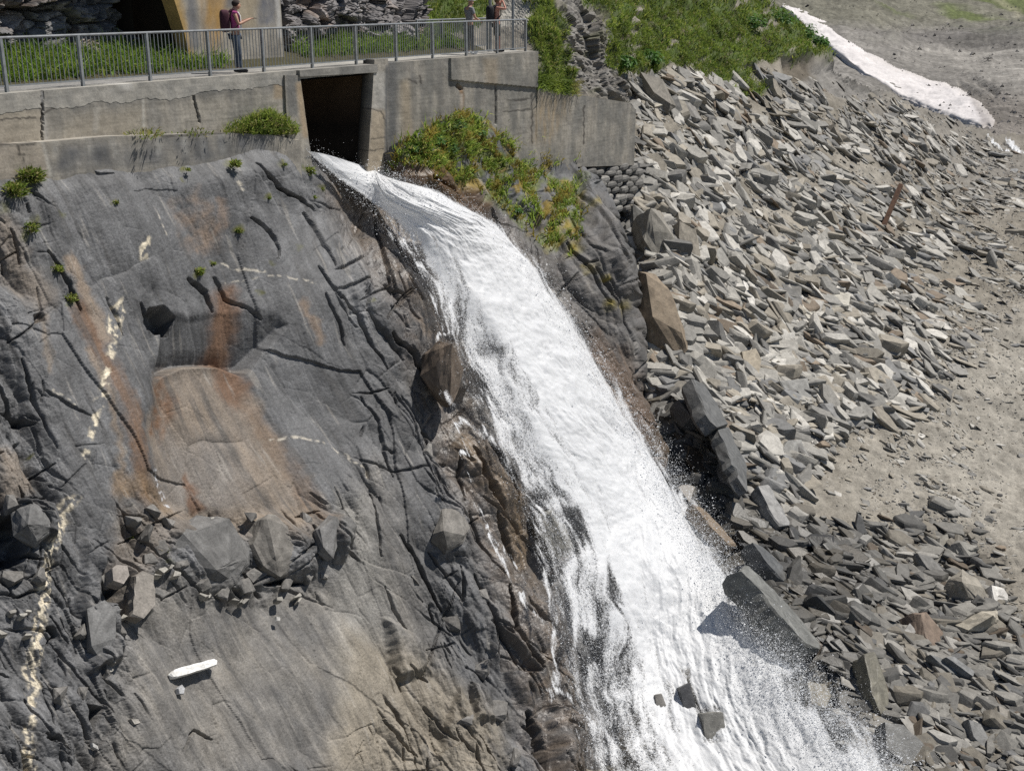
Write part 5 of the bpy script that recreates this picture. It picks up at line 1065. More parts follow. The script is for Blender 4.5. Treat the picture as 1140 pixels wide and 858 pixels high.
def water_layer(name, step, seed, off, amp, core, mat, c0=-.30, c1=1.10, parent=None, kind=None, thr=.06):
    T, C, PX, PY, W = flow_grid(step, c0, c1); D = water_depth(PX, PY); P, n = grid_sheet(PX, PY, D)
    d, s1, s2, cl, f = foam_field(T, C, PX, PY, W, seed, core); x = C * W
    h = off * (.35 + .65 * sstep(0, .5, f)) + amp * (.09 * cl + .02 * s1 + .008 * s2 + .014 * fbm(T / 16, (x + 8 * s1) / 9, 3, seed + 6) + .010 * fbm(T / 5.5, (x + 5 * s2) / 4.5, 3, seed + 7)) * (.35 + .65 * f) + .10
    h += .5 * sstep(0, .6, f) * np.clip(1 - (2 * C - 1) ** 2, 0, 1)
    h *= .25 + .75 * sstep(0, 130, T)
    V = P + n * h[..., None]
    q = grid_quads(T.shape[0], T.shape[1], d > thr); V, q, d = compact(V, q, d)
    o = link(name, mesh_np(name, V, quads=q, smooth=True, mats=[mat], extra={'foam': d}), parent, kind=kind); return o
wf = water_layer('waterfall', WSTEP, 600, .18, 1.0, 1.0, M['foam'], kind='structure')
def spray(n, seed):
    r = np.random.default_rng(seed); T, C, PX, PY, W = flow_grid(3., -.12, 1.22); u = np.ravel
    d, s1, s2, cl, f = foam_field(T, C, PX, PY, W, 600, 1.); y = u(PY)
    edge = np.exp(-((C - 1.0) / .10) ** 2) * 1.5 + .8 * np.exp(-((C - np.interp(PY, [170, 250, 330, 400, 860], [.0, .0, .12, .25, .2])) / .10) ** 2) + .34 * (C > .02) * (C < 1) * (1 - .9 * f) + .7 * (PY < 205) * (C > .2) * np.exp(-((C - 1) / .25) ** 2)
    edge = edge * (1 + 1.2 * sstep(420, 620, PY) * (C > .75)); edge *= (C > -.05) + .3
    w = u(np.clip(edge, 0, None) * W); w /= w.sum(); i = r.choice(len(w), n, p=w)
    j = r.normal(size=(n, 2)) * np.where(r.uniform(size=n) < .6, 3.5, 10)[:, None]
    px = u(PX)[i] + j[:, 0]; py = u(PY)[i] + j[:, 1] - np.abs(r.normal(size=n)) * 2.; D = u(water_depth(PX, PY))[i] - .45 - np.abs(r.normal(size=n)) * .5
    k = ~((py < 178) & (px > 400)); px, py, D = px[k], py[k], D[k]; n = len(px); P = unproj(px, py, D); s = (.26 + r.pareto(3, n) * .24).clip(.25, 1.3) * D / F
    t = np.array([(0, 0, 1), (.94, 0, -.33), (-.47, .82, -.33), (-.47, -.82, -.33)]); Tt = np.array([(0, 1, 2), (0, 2, 3), (0, 3, 1), (1, 3, 2)])
    st = np.ones((n, 4, 3)); V = P[:, None] + t[None] * s[:, None, None] * r.uniform(.6, 1.4, (n, 4, 3)); V += (t[None, :, 2:3] * s[:, None, None] * r.uniform(0, 1.2, (n, 1, 1))) * np.array([.25, -.2, -.9])
    link('water_spray', mesh_np('water_spray', V.reshape(-1, 3), tris=(Tt[None] + (np.arange(n) * 4)[:, None, None]).reshape(-1, 3), mats=[M['drop']]), kind='stuff')
spray(110000, 33)
# rocks breaking through the white water
def wslab(poly, thick, nrm, col, label, lift=.3, wet=.6, **kw):
    cx = np.mean([p[0] for p in poly]); cy = np.mean([p[1] for p in poly]); slab(poly, thick, nrm, col, label, D=float(water_depth(np.array([cx]), np.array([cy]))[0]), lift=lift, wet=wet, **kw)
wslab([(757, 765), (768, 760), (774, 780), (777, 800), (767, 800), (760, 785)], .8, (.1, -.8, .6), (.07, .07, .072), 'black pointed rock sticking up through the white water near the bottom', lift=1.0)
wslab([(782, 794), (806, 791), (809, 830), (808, 848), (792, 850), (784, 820)], .8, (.1, -.75, .6), (.15, .145, .13), 'grey blocky rock washed by the white water below the black pointed rock', lift=.85)
wslab([(729, 772), (737, 771), (748, 800), (747, 835), (737, 840), (732, 805)], .6, (.2, -.7, .6), (.16, .15, .135), 'narrow upright grey rock half hidden by the falling water', lift=.65)
wslab([(843, 806), (850, 803), (857, 820), (853, 838), (845, 830)], .5, (.1, -.7, .6), (.085, .085, .085), 'small dark rock in the rapids near the bottom edge', lift=.5)
wslab([(486, 386), (497, 377), (508, 388), (514, 412), (513, 438), (503, 446), (490, 432), (481, 410)], .9, (.5, -.7, .5), (.14, .11, .085), 'wet brown boulder splitting a thin stream at the left edge of the falls', name='boulder', cat='boulder', lift=.28, wet=.5, rough=.1)
wslab([(602, 572), (618, 566), (632, 580), (640, 606), (628, 628), (610, 618), (600, 594)], .8, (.5, -.7, .5), (.12, .115, .10), 'dark boulder inside the falling water with thin strands running over it', name='boulder', cat='boulder', lift=.02, wet=.7, rough=.1)
# the little stream under the snow
def brook():
    xs = np.arange(1080, 1160, 1.2); ys = np.arange(134, 190, 1.2); PX, PY = np.meshgrid(xs, ys); D = D_near(PX, PY) * .985; P, n = grid_sheet(PX, PY, D)
    m = np.maximum(stroke(PX, PY, [(1100, 150), (1106, 158), (1115, 167), (1124, 170)], 1.6, 1.6), stroke(PX, PY, [(1122, 156), (1130, 165), (1137, 171), (1160, 180)], 3.2, 2.6)); d = m * (.8 + .8 * fbm(PX / 5, PY / 4, 3, 660)) 
    V = P + n * (.3 * fbm(PX / 4, PY / 3, 2, 661))[..., None]; q = grid_quads(len(ys), len(xs), d > .1); V, q, d = compact(V, q, d); link('stream', mesh_np('stream', V, quads=q, mats=[M['foam']], extra={'foam': d}), kind='structure')
brook()
print('water', _t.time() - _t0)
# ------------------------------------------------------------------ grass and plants
def blade_mesh(name, P, up, hgt, wid, col, lean=.45, seed=1, kind='stuff', parent=None, **kw):
    r = np.random.default_rng(seed); n = len(P); d = r.normal(size=(n, 3)) * lean; d[:, 2] *= .3; D_ = up + d; D_ /= np.linalg.norm(D_, axis=1, keepdims=True)
    sd_ = np.cross(D_, r.normal(size=(n, 3))); sd_ /= np.linalg.norm(sd_, axis=1, keepdims=True); h = hgt * r.uniform(.55, 1.25, n); w = wid * r.uniform(.6, 1.3, n)
    bend = r.normal(size=(n, 3)) * .28; bend[:, 2] -= .25
    B = P - D_ * (h * .12)[:, None]; m = P + D_ * (h * .55)[:, None]; t = P + (D_ + bend) * h[:, None]
    V = np.stack([B - sd_ * w[:, None] * .5, B + sd_ * w[:, None] * .5, m - sd_ * w[:, None] * .42, m + sd_ * w[:, None] * .42, t], 1)
    T = np.array([(0, 1, 3), (0, 3, 2), (2, 3, 4)]); c = np.repeat(col[:, None] * np.array([.8, .8, 1., 1., 1.15])[None, :, None], 5 // 5, 0) if False else np.repeat(col, 5, 0)
    org = np.array(kw.pop('origin', (0, 0, 0)))
    return link(name, mesh_np(name, V.reshape(-1, 3) - org, tris=(T[None] + (np.arange(n) * 5)[:, None, None]).reshape(-1, 3), col=c, wet=0., mats=[M['grass']]), parent, kind=kind, **kw)
GR = np.array([(.16, .225, .04), (.22, .28, .05), (.11, .165, .03), (.28, .30, .07), (.29, .26, .11)])
def gcol(n, seed, p=(.34, .27, .22, .12, .05)): r = np.random.default_rng(seed); return GR[r.choice(5, n, p=p)] * r.uniform(.75, 1.25, (n, 1))
def near_grass(n, seed):
    r = np.random.default_rng(seed); px = r.uniform(470, 945, n); py = r.uniform(-70, 112, n); g = grass_mask(px, py); cr = np.interp(px, [p[0] for p in CREST], [p[1] for p in CREST])
    dn = fbm(px / 18, py / 12, 3, 700); k = (r.uniform(size=n) < g * np.clip(.75 + dn, .12, 1)) & ((py > cr) | (px < 778)); k &= ~((px < 585) & (py > 60))
    px, py, dn = px[k], py[k], dn[k]; P, nr = near_frame(px, py); up = nr * .5 + np.array([0, 0, .7]); c = gcol(len(px), seed) * (1 + .35 * fbm(px / 35, py / 22, 3, 701))[:, None]
    D = D_near(px, py); blade_mesh('hillside_grass', P, up, .30 * (D / 60) ** .5, .045 * (D / 60), c, .5, seed)
near_grass(150000, 71)
def cliff_pts(px, py):
    px = np.atleast_2d(np.asarray(px, float)); py = np.atleast_2d(np.asarray(py, float)); pt = lambda a, b: unproj(a, b, CL(a, b)); P = pt(px, py); e = 4.
    n = np.cross(pt(px, py + e) - pt(px, py - e), pt(px + e, py) - pt(px - e, py)); n /= np.linalg.norm(n, axis=-1, keepdims=True); n *= np.sign(((CAM - P) * n).sum(-1))[..., None]
    h = cliff_fields(px, py)[0]; return (P + n * h[..., None])[0], n[0]
def outcrop_grass(n, seed):
    r = np.random.default_rng(seed); px = r.uniform(436, 660, n); py = r.uniform(122, 300, n)
    oc = pmask(px, py, [(438, 168), (480, 140), (520, 124), (560, 140), (610, 160), (640, 182), (648, 240), (635, 285), (605, 262), (560, 232), (510, 205), (450, 192)], 8)
    dn = fbm(px / 20, py / 20, 3, 710) + .5 * pmask(px, py, [(445, 150), (530, 128), (540, 160), (500, 185), (446, 185)], 10) + .25 * pmask(px, py, [(600, 225), (640, 215), (645, 240), (605, 250)], 8)
    k = r.uniform(size=n) < oc * sstep(-.2, .3, dn); px, py = px[k], py[k]; P, nr = cliff_pts(px, py); t = fbm(px / 15, py / 15, 3, 711)
    lowr = pmask(px, py, [(440, 180), (500, 190), (560, 235), (640, 280), (560, 260)], 12)
    c = gcol(len(px), seed); c = np.where(((t > .18) | (r.uniform(size=len(px)) < .3 * lowr))[:, None], np.array([(.21, .175, .04)]) * r.uniform(.7, 1.3, (len(px), 1)), c)
    blade_mesh('outcrop_grass', P, nr * .35 + np.array([0, 0, .7]), .30, .04, c * 1.35, .5, seed)
outcrop_grass(26000, 72)
def bank_grass(n, seed):
    r = np.random.default_rng(seed); s = np.r_[r.uniform(-6, 8.3, n), r.uniform(11.5, 20, n // 3)]; o = np.r_[-1.75 - r.uniform(0, 1.5, n), -1.95 - r.uniform(0, 1.2, n // 3)]
    P = onwall(s, o, np.clip((-o - 1.6) * .34, 0, 1)); k = r.uniform(size=len(s)) < np.clip(.8 + fbm(s * 1.2, o * 2, 2, 720), .2, 1); P = P[k]
    blade_mesh('verge_grass', P, np.tile(np.array([[0, 0, 1.]]), (len(P), 1)), .42, .03, gcol(len(P), seed) * np.array([.9, 1.05, .8]), .45, seed)
    S, O = np.meshgrid(np.arange(-8, 21, .2), np.arange(-1.6, -3.6, -.2)); V = onwall(S, O, -.02 + np.clip((-O - 1.6) * .36, 0, 1)); link('verge', mesh_np('verge', V.reshape(-1, 3), quads=grid_quads(S.shape[0], S.shape[1]), col=(.06, .055, .03), wet=0., mats=[M['ground']]), kind='structure')
bank_grass(13000, 73)
def tuft(name, P, up, n, spread, hgt, seed, label, group=None, wid=.03, p=(.34, .27, .22, .12, .05), cat='grass tuft'):
    r = np.random.default_rng(seed); Q = P + np.clip(r.normal(size=(n, 3)), -1.5, 1.5) * np.array(spread); c = gcol(n, seed, p)
    blade_mesh(name, Q, np.tile(np.array([up], float), (n, 1)), hgt, wid, c, .6, seed, kind=None, label=label, cat=cat, group=group, origin=P, loc=P)
def wp(px, py, off): return unproj(px, py, float(wall_D(px, py, off)))
def ledge_clump(n, seed):
    r = np.random.default_rng(seed); px = np.clip(r.normal(296, 17, n), 252, 330); top = np.interp(px, [250, 280, 300, 330], [143, 131, 124, 140]); py = r.uniform(top, 150, n); Q = unproj(px, py, wall_D(px, py, r.uniform(.3, .62, n))); P0 = wp(296, 150, .4)
    blade_mesh('grass_clump', Q, np.tile(np.array([[.2, -.15, .8]]), (n, 1)), .22, .022, gcol(n, seed, (.25, .3, .15, .2, .1)), .6, seed, kind=None, label='large bright green grass clump on the ledge of the concrete wall left of the culvert', cat='grass clump', origin=P0, loc=P0)
ledge_clump(2600, 74)
tuft('grass_tuft', wp(160, 150, .45), (.2, -.1, .8), 160, (.22, .22, .05), .12, 75, 'small yellowish moss tuft on the wall ledge at the left', p=(.1, .2, .1, .3, .3))
tuft('grass_tuft', wp(212, 149, .45), (.2, -.1, .8), 110, (.3, .3, .04), .09, 76, 'thin low grass tuft on the wall ledge left of the large clump', p=(.2, .2, .2, .2, .2))
def ctuft(px, py, n, sp, h, seed, label, group=None, p=(.2, .2, .2, .25, .15)):
    P, nr = cliff_pts([px], [py]); tuft('grass_tuft', P[0], tuple(nr[0] * .8 + np.array([0, 0, .4])), int(n * 1.3), (sp * .5, sp * .5, sp * .35), h * .6, seed, label, group, p=p)
ctuft(30, 200, 420, .22, .18, 80, 'dry green grass tuft under the left end of the concrete wall')
ctuft(8, 218, 300, .2, .18, 81, 'grass tuft at the left edge of the rock face below the wall')
ctuft(28, 258, 160, .16, .12, 82, 'small mossy tuft in the crack at the upper left of the rock face')
ctuft(62, 300, 120, .10, .12, 83, 'yellow green moss tuft above the dark crack left of the white quartz patch')
ctuft(78, 332, 150, .12, .10, 84, 'dry moss tuft in the dark crack left of the white quartz patch')
ctuft(254, 186, 220, .12, .13, 85, 'round mossy tuft at the top of the rock face under the grass clump')
ctuft(263, 258, 110, .08, .12, 86, 'lone grass tuft beside a crack in the upper middle of the rock face')
ctuft(222, 302, 160, .12, .12, 87, 'green tuft just above the dark overhang in the rock face')
ctuft(338, 190, 220, .14, .12, 88, 'mossy tuft at the lip of the rock face beside the culvert')
for k, (x, y) in enumerate(((292, 222), (241, 292), (340, 222), (310, 183), (203, 192), (350, 212), (185, 612), (360, 618), (155, 595), (122, 230))):
    ctuft(x, y, 50, .05, .08, 100 + k, 'tiny moss cushion in a crack of the grey rock face', 'tiny moss cushions on the rock face')
def hang(n, seed):
    r = np.random.default_rng(seed); px = r.uniform(597, 642, n); t = np.interp(px, [597, 640], [98, 106]); py = t + r.uniform(-14, 3, n); Q = unproj(px, py, wall_D(px, py, r.uniform(-.3, .3, n))); P0 = wp(620, 101, .0)
    blade_mesh('grass_clump', Q, np.tile(np.array([[.35, -.3, .45]]), (n, 1)), .34, .035, gcol(n, seed), .6, seed, kind=None, label='green grass clump hanging over the top of the sloping wing wall', cat='grass clump', origin=P0, loc=P0)
hang(1500, 77)
def leafy(px, py, D, rad, n, leaf, seed, label, group=None, col=(.065, .14, .03), up=(0, 0, 1)):
    r = np.random.default_rng(seed); P0 = unproj(px, py, D); o = empty('broadleaf_plant', P0, label, 'plant', group); d = r.normal(size=(n, 3)); d /= np.linalg.norm(d, axis=1, keepdims=True); d[:, 2] = np.abs(d[:, 2]) * .8
    Q = d * (rad * r.uniform(.45, 1.05, (n, 1))) ; nr = d * .6 + np.array([0, 0, .7]) + r.normal(size=(n, 3)) * .35; nr /= np.linalg.norm(nr, axis=1, keepdims=True); R = frames(nr, d + r.normal(size=(n, 3)) * .3 + 1e-3)
    t = np.array([(-.5, 0, 0), (-.15, .26, .06), (.25, .2, .03), (.55, 0, -.12), (.25, -.2, .03), (-.15, -.26, .06), (.05, 0, -.03)]); T = np.array([(0, 1, 6), (1, 2, 6), (2, 3, 6), (3, 4, 6), (4, 5, 6), (5, 0, 6)]); s = leaf * r.uniform(.6, 1.3, n)
    V = np.einsum('nij,nkj->nki', R, t[None] * s[:, None, None]) + Q[:, None]; c = np.repeat(np.array(col) * r.uniform(.7, 1.5, (n, 1)), 7, 0)
    link('leaves', mesh_np('leaves', V.reshape(-1, 3), tris=(T[None] + (np.arange(n) * 7)[:, None, None]).reshape(-1, 3), col=c, wet=.25, mats=[M['grass']]), o)
    k = r.choice(n, min(14, n), replace=False); bars('stems', [(np.array(o.location) + np.array([0, 0, -.1]), np.array(o.location) + Q[i] * .9, .008, None) for i in k], M['stem'], o, 4, np.array(o.location))
M['stem'] = plain_mat('green_stem', (.07, .09, .03), rough=.7)
for k, (x, y, rd, nn_, lab) in enumerate(((507, 142, .42, 190, 'tallest broadleaf plant on top of the outcrop against the concrete wall'), (486, 160, .40, 170, 'broadleaf plant on the outcrop just left of the tallest one'), (462, 168, .34, 130, 'broadleaf plant at the left end of the outcrop beside the culvert pier'), (500, 168, .42, 170, 'dark broadleaf plant below the tallest one on the outcrop'), (447, 184, .24, 60, 'small broadleaf plant just above the white water beside the culvert'), (536, 150, .22, 60, 'low broadleaf plant on the outcrop right of the tallest one'), (577, 237, .24, 70, 'lone broadleaf plant low on the outcrop near the falls'), (440, 203, .16, 26, 'tiny leafy sprig at the foot of the culvert pier'))):
    leafy(x, y, float(CL(np.array([x]), np.array([y]))[0]) - .25, rd * .85, nn_, .115, 200 + k, lab)
for k, (x, y, rd, lab) in enumerate(((722, 70, .8, 'round green shrub at the foot of the grassy hill above the boulders'), (695, 74, .6, 'smaller green shrub left of the round one at the foot of the grassy hill'), (895, 42, 1.3, 'wide dark green shrub at the crest of the bank beside the snow'), (868, 26, 1.3, 'dark leafy shrub higher on the crest above the wide one'), (838, 30, 1.0, 'leafy shrub in the middle of the grassy hill'), (912, 50, .8, 'low shrub overhanging the bare bank end next to the snow'))):
    leafy(x, y, float(D_near(x, y)) - .4, rd, 260, .26, 230 + k, lab, col=(.07, .15, .03))
# ------------------------------------------------------------------ people
def skin(name, V, E, R, mat, parent, sub=2):
    me = bpy.data.meshes.new(name); me.from_pydata([tuple(v) for v in V], E, []); me.update(); o = bpy.data.objects.new(name, me); COL.objects.link(o)
    md = o.modifiers.new('skin', 'SKIN'); sv = me.skin_vertices[0].data if me.skin_vertices else None
    if sv is None:
        bm = bmesh.new(); bm.from_mesh(me); bm.verts.layers.skin.verify(); bm.to_mesh(me); bm.free(); sv = me.skin_vertices[0].data
    for i, r_ in enumerate(R): sv[i].radius = r_ if isinstance(r_, tuple) else (r_, r_)
    sv[0].use_root = True; s = o.modifiers.new('sub', 'SUBSURF'); s.levels = sub; s.render_levels = sub
    dg = bpy.context.evaluated_depsgraph_get(); m2 = bpy.data.meshes.new_from_object(o.evaluated_get(dg)); bpy.data.objects.remove(o); bpy.data.meshes.remove(me)
    m2.name = name; m2.materials.clear(); m2.materials.append(mat); m2.polygons.foreach_set('use_smooth', np.ones(len(m2.polygons), bool)); return link(name, m2, parent)
def blob(name, c, r, mat, parent, cut=None, n=14, sq=2.0):
    """a rounded lump: superellipsoid, optionally only where keep(point) holds"""
    u, v = np.meshgrid(np.linspace(0, 2 * math.pi, n * 2 + 1)[:-1], np.linspace(-math.pi / 2, math.pi / 2, n)); f = lambda w: np.sign(w) * np.abs(w) ** (2 / sq)
    P = np.stack([f(np.cos(v)) * f(np.cos(u)) * r[0], f(np.cos(v)) * f(np.sin(u)) * r[1], f(np.sin(v)) * r[2]], -1)
    if cut: P[..., 2] = np.maximum(P[..., 2], cut(P[..., 0], P[..., 1]))
    P = P + np.array(c); m = n * 2; i = np.arange(n * m).reshape(n, m); q = np.stack([i[:-1], np.roll(i, -1, 1)[:-1], np.roll(i, -1, 1)[1:], i[1:]], -1).reshape(-1, 4)
    return link(name, mesh_np(name, P.reshape(-1, 3), quads=q, smooth=True, mats=[mat]), parent)
def pm(name, c, **k): M[name] = plain_mat(name, c, **{**dict(rough=.85, vary=.12, scale=14), **k}); return M[name]
skinm = pm('skin', (.42, .24, .165), rough=.6); skin_red = pm('sunburnt_skin', (.45, .22, .16), rough=.6)
def hand(V, E, R, i0, wr, dirv, side):
    """palm and five bent fingers from wrist vertex i0"""
    d = np.array(dirv, float); d /= np.linalg.norm(d); u = np.cross(d, (0, 0, 1)); u /= np.linalg.norm(u); w = np.cross(u, d)
    V.append(np.array(wr) + d * .055); R.append(.03); p = len(V) - 1; E.append((i0, p))
    for k, (o, L) in enumerate(((-.030, .060), (-.010, .072), (.011, .068), (.030, .052))):
        a = np.array(wr) + d * .09 + u * o; b = a + d * L * .5 - w * .008; c = b + d * L * .4 - w * .03
        for x, r_ in ((a, .0095), (b, .009), (c, .008)): V.append(x); R.append(r_)
        n = len(V); E.extend([(p, n - 3), (n - 3, n - 2), (n - 2, n - 1)])
    a = np.array(wr) + d * .045 + u * (.04 * side) - w * .008; b = a + d * .035 + u * .012 * side
    V.extend([a, b]); R.extend([.011, .009]); n = len(V); E.extend([(p, n - 2), (n - 2, n - 1)])
def person(px, off, head_to, label, arms, head=(0, .06, .0), top=None, top_sleeve=.0, legs=((-.095, .0), (.095, .05)), trousers=None, short=False, hair=None, cap=None, pack=None, shoes=None, skin_mat=None, hgt=1.0, bare=False, extra=None):
    s = s_px(px, 70, off); base = onwall(s, off, 0.)
    for _ in range(6): x, y, _z = proj(base[None]); s += (px - float(x[0])) * .025; base = onwall(s, off, 0.)
    o = empty('person', base, label, 'person'); h = np.array(head_to, float); o.rotation_euler = (0, 0, math.atan2(h[1], h[0]) - math.pi / 2); o.scale = (hgt,) * 3
    sm = skin_mat or skinm; hx, hy, hz = head
    V = [(0, 0, .96), (0, .005, 1.10), (0, .0, 1.28), (0, -.01, 1.42), (0, .005, 1.50), (hx * .5, hy * .6, 1.56), (hx, hy + .01, 1.625 + hz), (hx, hy, 1.70 + hz)]; R = [(.155, .10), (.13, .095), (.16, .105), (.12, .085), (.055, .055), (.06, .065), (.078, .092), (.062, .075)]; E = [(k, k + 1) for k in range(7)]
    V.append((hx, hy + .105, 1.615 + hz)); R.append(.014); E.append((6, 8))                               # nose
    V.append((hx, hy + .07, 1.565 + hz)); R.append(.035); E.append((5, 9))                               # chin
    for sd in (-1, 1): V.append((hx + sd * .08, hy - .005, 1.62 + hz)); R.append(.018); E.append((6, len(V) - 1))      # ears
    for (lx, ly) in legs:
        b = len(V); V += [(lx, .0, .90), (lx * 1.05, ly * .5 + .02, .50), (lx * 1.05, ly, .085), (lx * 1.05, ly + .13, .035)]; R += [.085, .056, .04, .03]; E += [(0, b), (b, b + 1), (b + 1, b + 2), (b + 2, b + 3)]
    for sd, (el, wr) in zip((-1, 1), arms):
        b = len(V); V += [(sd * .175, -.01, 1.425), el, wr]; R += [.055, .042, .03]; E += [(3, b), (b, b + 1), (b + 1, b + 2)]; d = np.array(wr) - np.array(el); hand(V, E, R, b + 2, wr, d, -sd)
    skin('body', V, E, R, sm, o, 2)
    for sd in (-1, 1): blob('eye', (hx + sd * .032, hy + .083, 1.640 + hz), (.011, .008, .008), M['dark'], o, n=6)
    blob('mouth', (hx, hy + .096, 1.575 + hz), (.022, .008, .006), M['lip'], o, n=6)
    if trousers:
        V2 = [(0, 0, .98)]; R2 = [(.165, .115)]; E2 = []
        for (lx, ly) in legs:
            b = len(V2); V2 += [(lx, .0, .86), (lx * 1.05, ly * .5 + .02, .50)]; R2 += [.102, .078]; E2 += [(0, b), (b, b + 1)]
            if not short: V2 += [(lx * 1.05, ly, .10)]; R2 += [.066]; E2 += [(b + 1, b + 2)]
        skin('shorts' if short else 'trousers', V2, E2, R2, trousers, o)
    if top:
        V3 = [(0, 0, .97), (0, .005, 1.12), (0, 0, 1.29), (0, -.01, 1.43), (0, 0, 1.475)]; R3 = [(.168, .12), (.15, .112), (.178, .122), (.135, .098), (.075, .07)]; E3 = [(k, k + 1) for k in range(4)]
        for sd, (el, wr) in zip((-1, 1), arms):
            sh = np.array((sd * .175, -.01, 1.425)); b = len(V3); V3 += [tuple(sh), tuple(sh + (np.array(el) - sh) * max(.12, top_sleeve))]; R3 += [.068, .06]; E3 += [(3, b), (b, b + 1)]
        skin('shirt', V3, E3, R3, top, o)
    if hair: blob('hair', (hx, hy - .014, 1.668 + hz), (.096, .112, .092), hair, o, cut=lambda x, y: np.where(y > .045, .03, -.07))
    if cap:
        g = blob('cap', (hx, hy - .002, 1.685 + hz), (.098, .115, .085), cap, o, cut=lambda x, y: 0 * x - .005); blob('brim', (hx, hy + .13, 1.684 + hz), (.075, .075, .008), cap, g, n=10)
    if pack:
        pk = blob('backpack', (0, -.235, 1.24), (.165, .115, .27), pack, o, sq=4)
        for sd in (-1, 1): skin('strap', [(sd * .10, -.14, 1.44), (sd * .11, -.02, 1.52), (sd * .12, .10, 1.42), (sd * .13, .11, 1.2), (sd * .15, -.06, 1.05)], [(0, 1), (1, 2), (2, 3), (3, 4)], [.022] * 5, pack, pk, 1)
    for (lx, ly) in legs: blob('shoe', (lx * 1.05, ly + .05, .045), (.05, .14, .05), shoes or M['dark'], o, sq=3)
    if extra: extra(o)
    return o
pm('dark', (.03, .03, .032)); pm('lip', (.30, .12, .10)); pm('jeans', (.07, .095, .14)); pm('pink', (.35, .06, .19)); pm('maroon', (.06, .018, .03)); pm('darkhair', (.03, .02, .017)); pm('greyshirt', (.20, .20, .21)); pm('white', (.78, .77, .75)); pm('greytrousers', (.13, .125, .12)); pm('black', (.022, .022, .025)); pm('fairhair', (.16, .09, .045)); pm('olive', (.09, .08, .06))
def piping(o):
    for sd in (-1, 1): skin('piping', [(sd * .145, .07, 1.46), (sd * .12, .128, 1.36), (sd * .13, .135, 1.15), (sd * .12, .13, 1.0)], [(0, 1), (1, 2), (2, 3)], [.02] * 4, M['white'], o, 1)
    blob('phone', (.02, .50, 1.30), (.035, .06, .008), M['black'], o, sq=4, n=8)
toR = np.array([.93, .37, 0])
person(265, -.42, toR, 'person in a pink sleeveless top with maroon backpack looking down at their hands', (((-.23, .06, 1.16), (-.07, .34, 1.27)), ((.23, .06, 1.16), (.08, .34, 1.27))), head=(0, .085, -.015), top=M['pink'], trousers=M['jeans'], hair=M['darkhair'], pack=M['maroon'], shoes=M['dark'], extra=piping)
person(523, -.55, (.80, .6, 0), 'person in a white cap and grey shirt standing at the railing', (((-.24, .04, 1.15), (-.12, .28, 1.08)), ((.25, .05, 1.15), (.16, .30, 1.05))), head=(0, .06, 0), top=M['greyshirt'], top_sleeve=.7, trousers=M['greytrousers'], cap=M['white'], shoes=M['white'])
person(553, -.6, (.9, .35, 0), 'bare chested person with black backpack and both hands raised to the face', (((-.30, .20, 1.40), (-.10, .20, 1.60)), ((.30, .22, 1.40), (.10, .21, 1.60))), head=(0, .05, 0), trousers=M['olive'], short=True, hair=M['fairhair'], pack=M['black'], shoes=M['dark'], skin_mat=skin_red)
# ------------------------------------------------------------------ two posts behind the railing
for x, off, lab in ((546, -1.1, 'thin grey metal pole left of the bare chested person'), (571, -1.1, 'thin grey metal pole right of the bare chested person')):
    s = s_px(x, 58, off); b = onwall(s, off, -.05)
    for _ in range(8): X, Y, _z = proj(b[None]); s += (x - float(X[0])) * .03; b = onwall(s, off, -.05)
    o = bars('pole', [(b * 0, np.array([0, 0, 3.2]), .05, None), (np.array([0, 0, 0.]), np.array([0, 0, .06]), .11, None)], M['galv']); o.location = Vector(b); tag(o, None, lab, 'pole')
# ------------------------------------------------------------------ loose pieces on the rock face
def on_cliff(poly, thick, col, label, name='loose_stone', cat='stone', lift=.06, tiltn=(0, 0, 0), wet=0., rough=.06, group=None):
    cx = np.mean([p[0] for p in poly]); cy = np.mean([p[1] for p in poly]); P, nr = cliff_pts([cx], [cy]); d = float((P[0] - CAM) @ FW)
    slab(poly, thick, nr[0] + np.array(tiltn), col, label, name=name, cat=cat, lift=lift * (.55 if name == 'boulder' else 1), D=d, wet=wet, rough=rough, group=group)
on_cliff([(191, 749), (194, 745), (239, 732.5), (242.5, 734.5), (242, 739), (198, 753), (193, 753)], .16, (.64, .63, .60), 'short bleached white log lying across the tan rock slab', name='log', cat='log', lift=.10, tiltn=(.1, 0, .4), rough=.03)
on_cliff([(199, 766), (203, 762), (206, 766), (205, 772), (200, 772)], .12, (.36, .36, .36), 'small light grey stone just below the white log', lift=.1)
on_cliff([(125, 632), (130, 628), (142, 629), (144, 640), (138, 650), (126, 646)], .35, (.24, .215, .19), 'squared tan grey block perched left of the big boulders', lift=.3, tiltn=(.2, -.2, .5))
on_cliff([(151, 640), (160, 634), (172, 640), (173, 672), (160, 688), (147, 684)], .4, (.22, .20, .175), 'tall grey brown block leaning in the crack below the squared block', lift=.25, tiltn=(.1, -.3, .3))
on_cliff([(146, 800), (154, 800), (158, 804), (150, 806)], .1, (.3, .28, .25), 'small pale stone on the lower rock slab', lift=.08)
on_cliff([(103, 826), (109, 830), (110, 834), (104, 831)], .08, (.4, .39, .37), 'small white chip of stone at the bottom of the rock face', lift=.06)
on_cliff([(308, 686), (312, 687), (312, 691), (308, 691)], .06, (.36, .35, .33), 'single pebble on the bare slab under the boulders', lift=.05)
on_cliff([(192, 592), (204, 580), (222, 574), (250, 572), (266, 586), (278, 604), (284, 624), (262, 640), (240, 642), (216, 632), (203, 612)], .95, (.125, .122, .117), 'large grey boulder, left one of the two big boulders on the rock ledge', name='boulder', cat='boulder', lift=.1, tiltn=(.2, 0, .4), rough=.12)
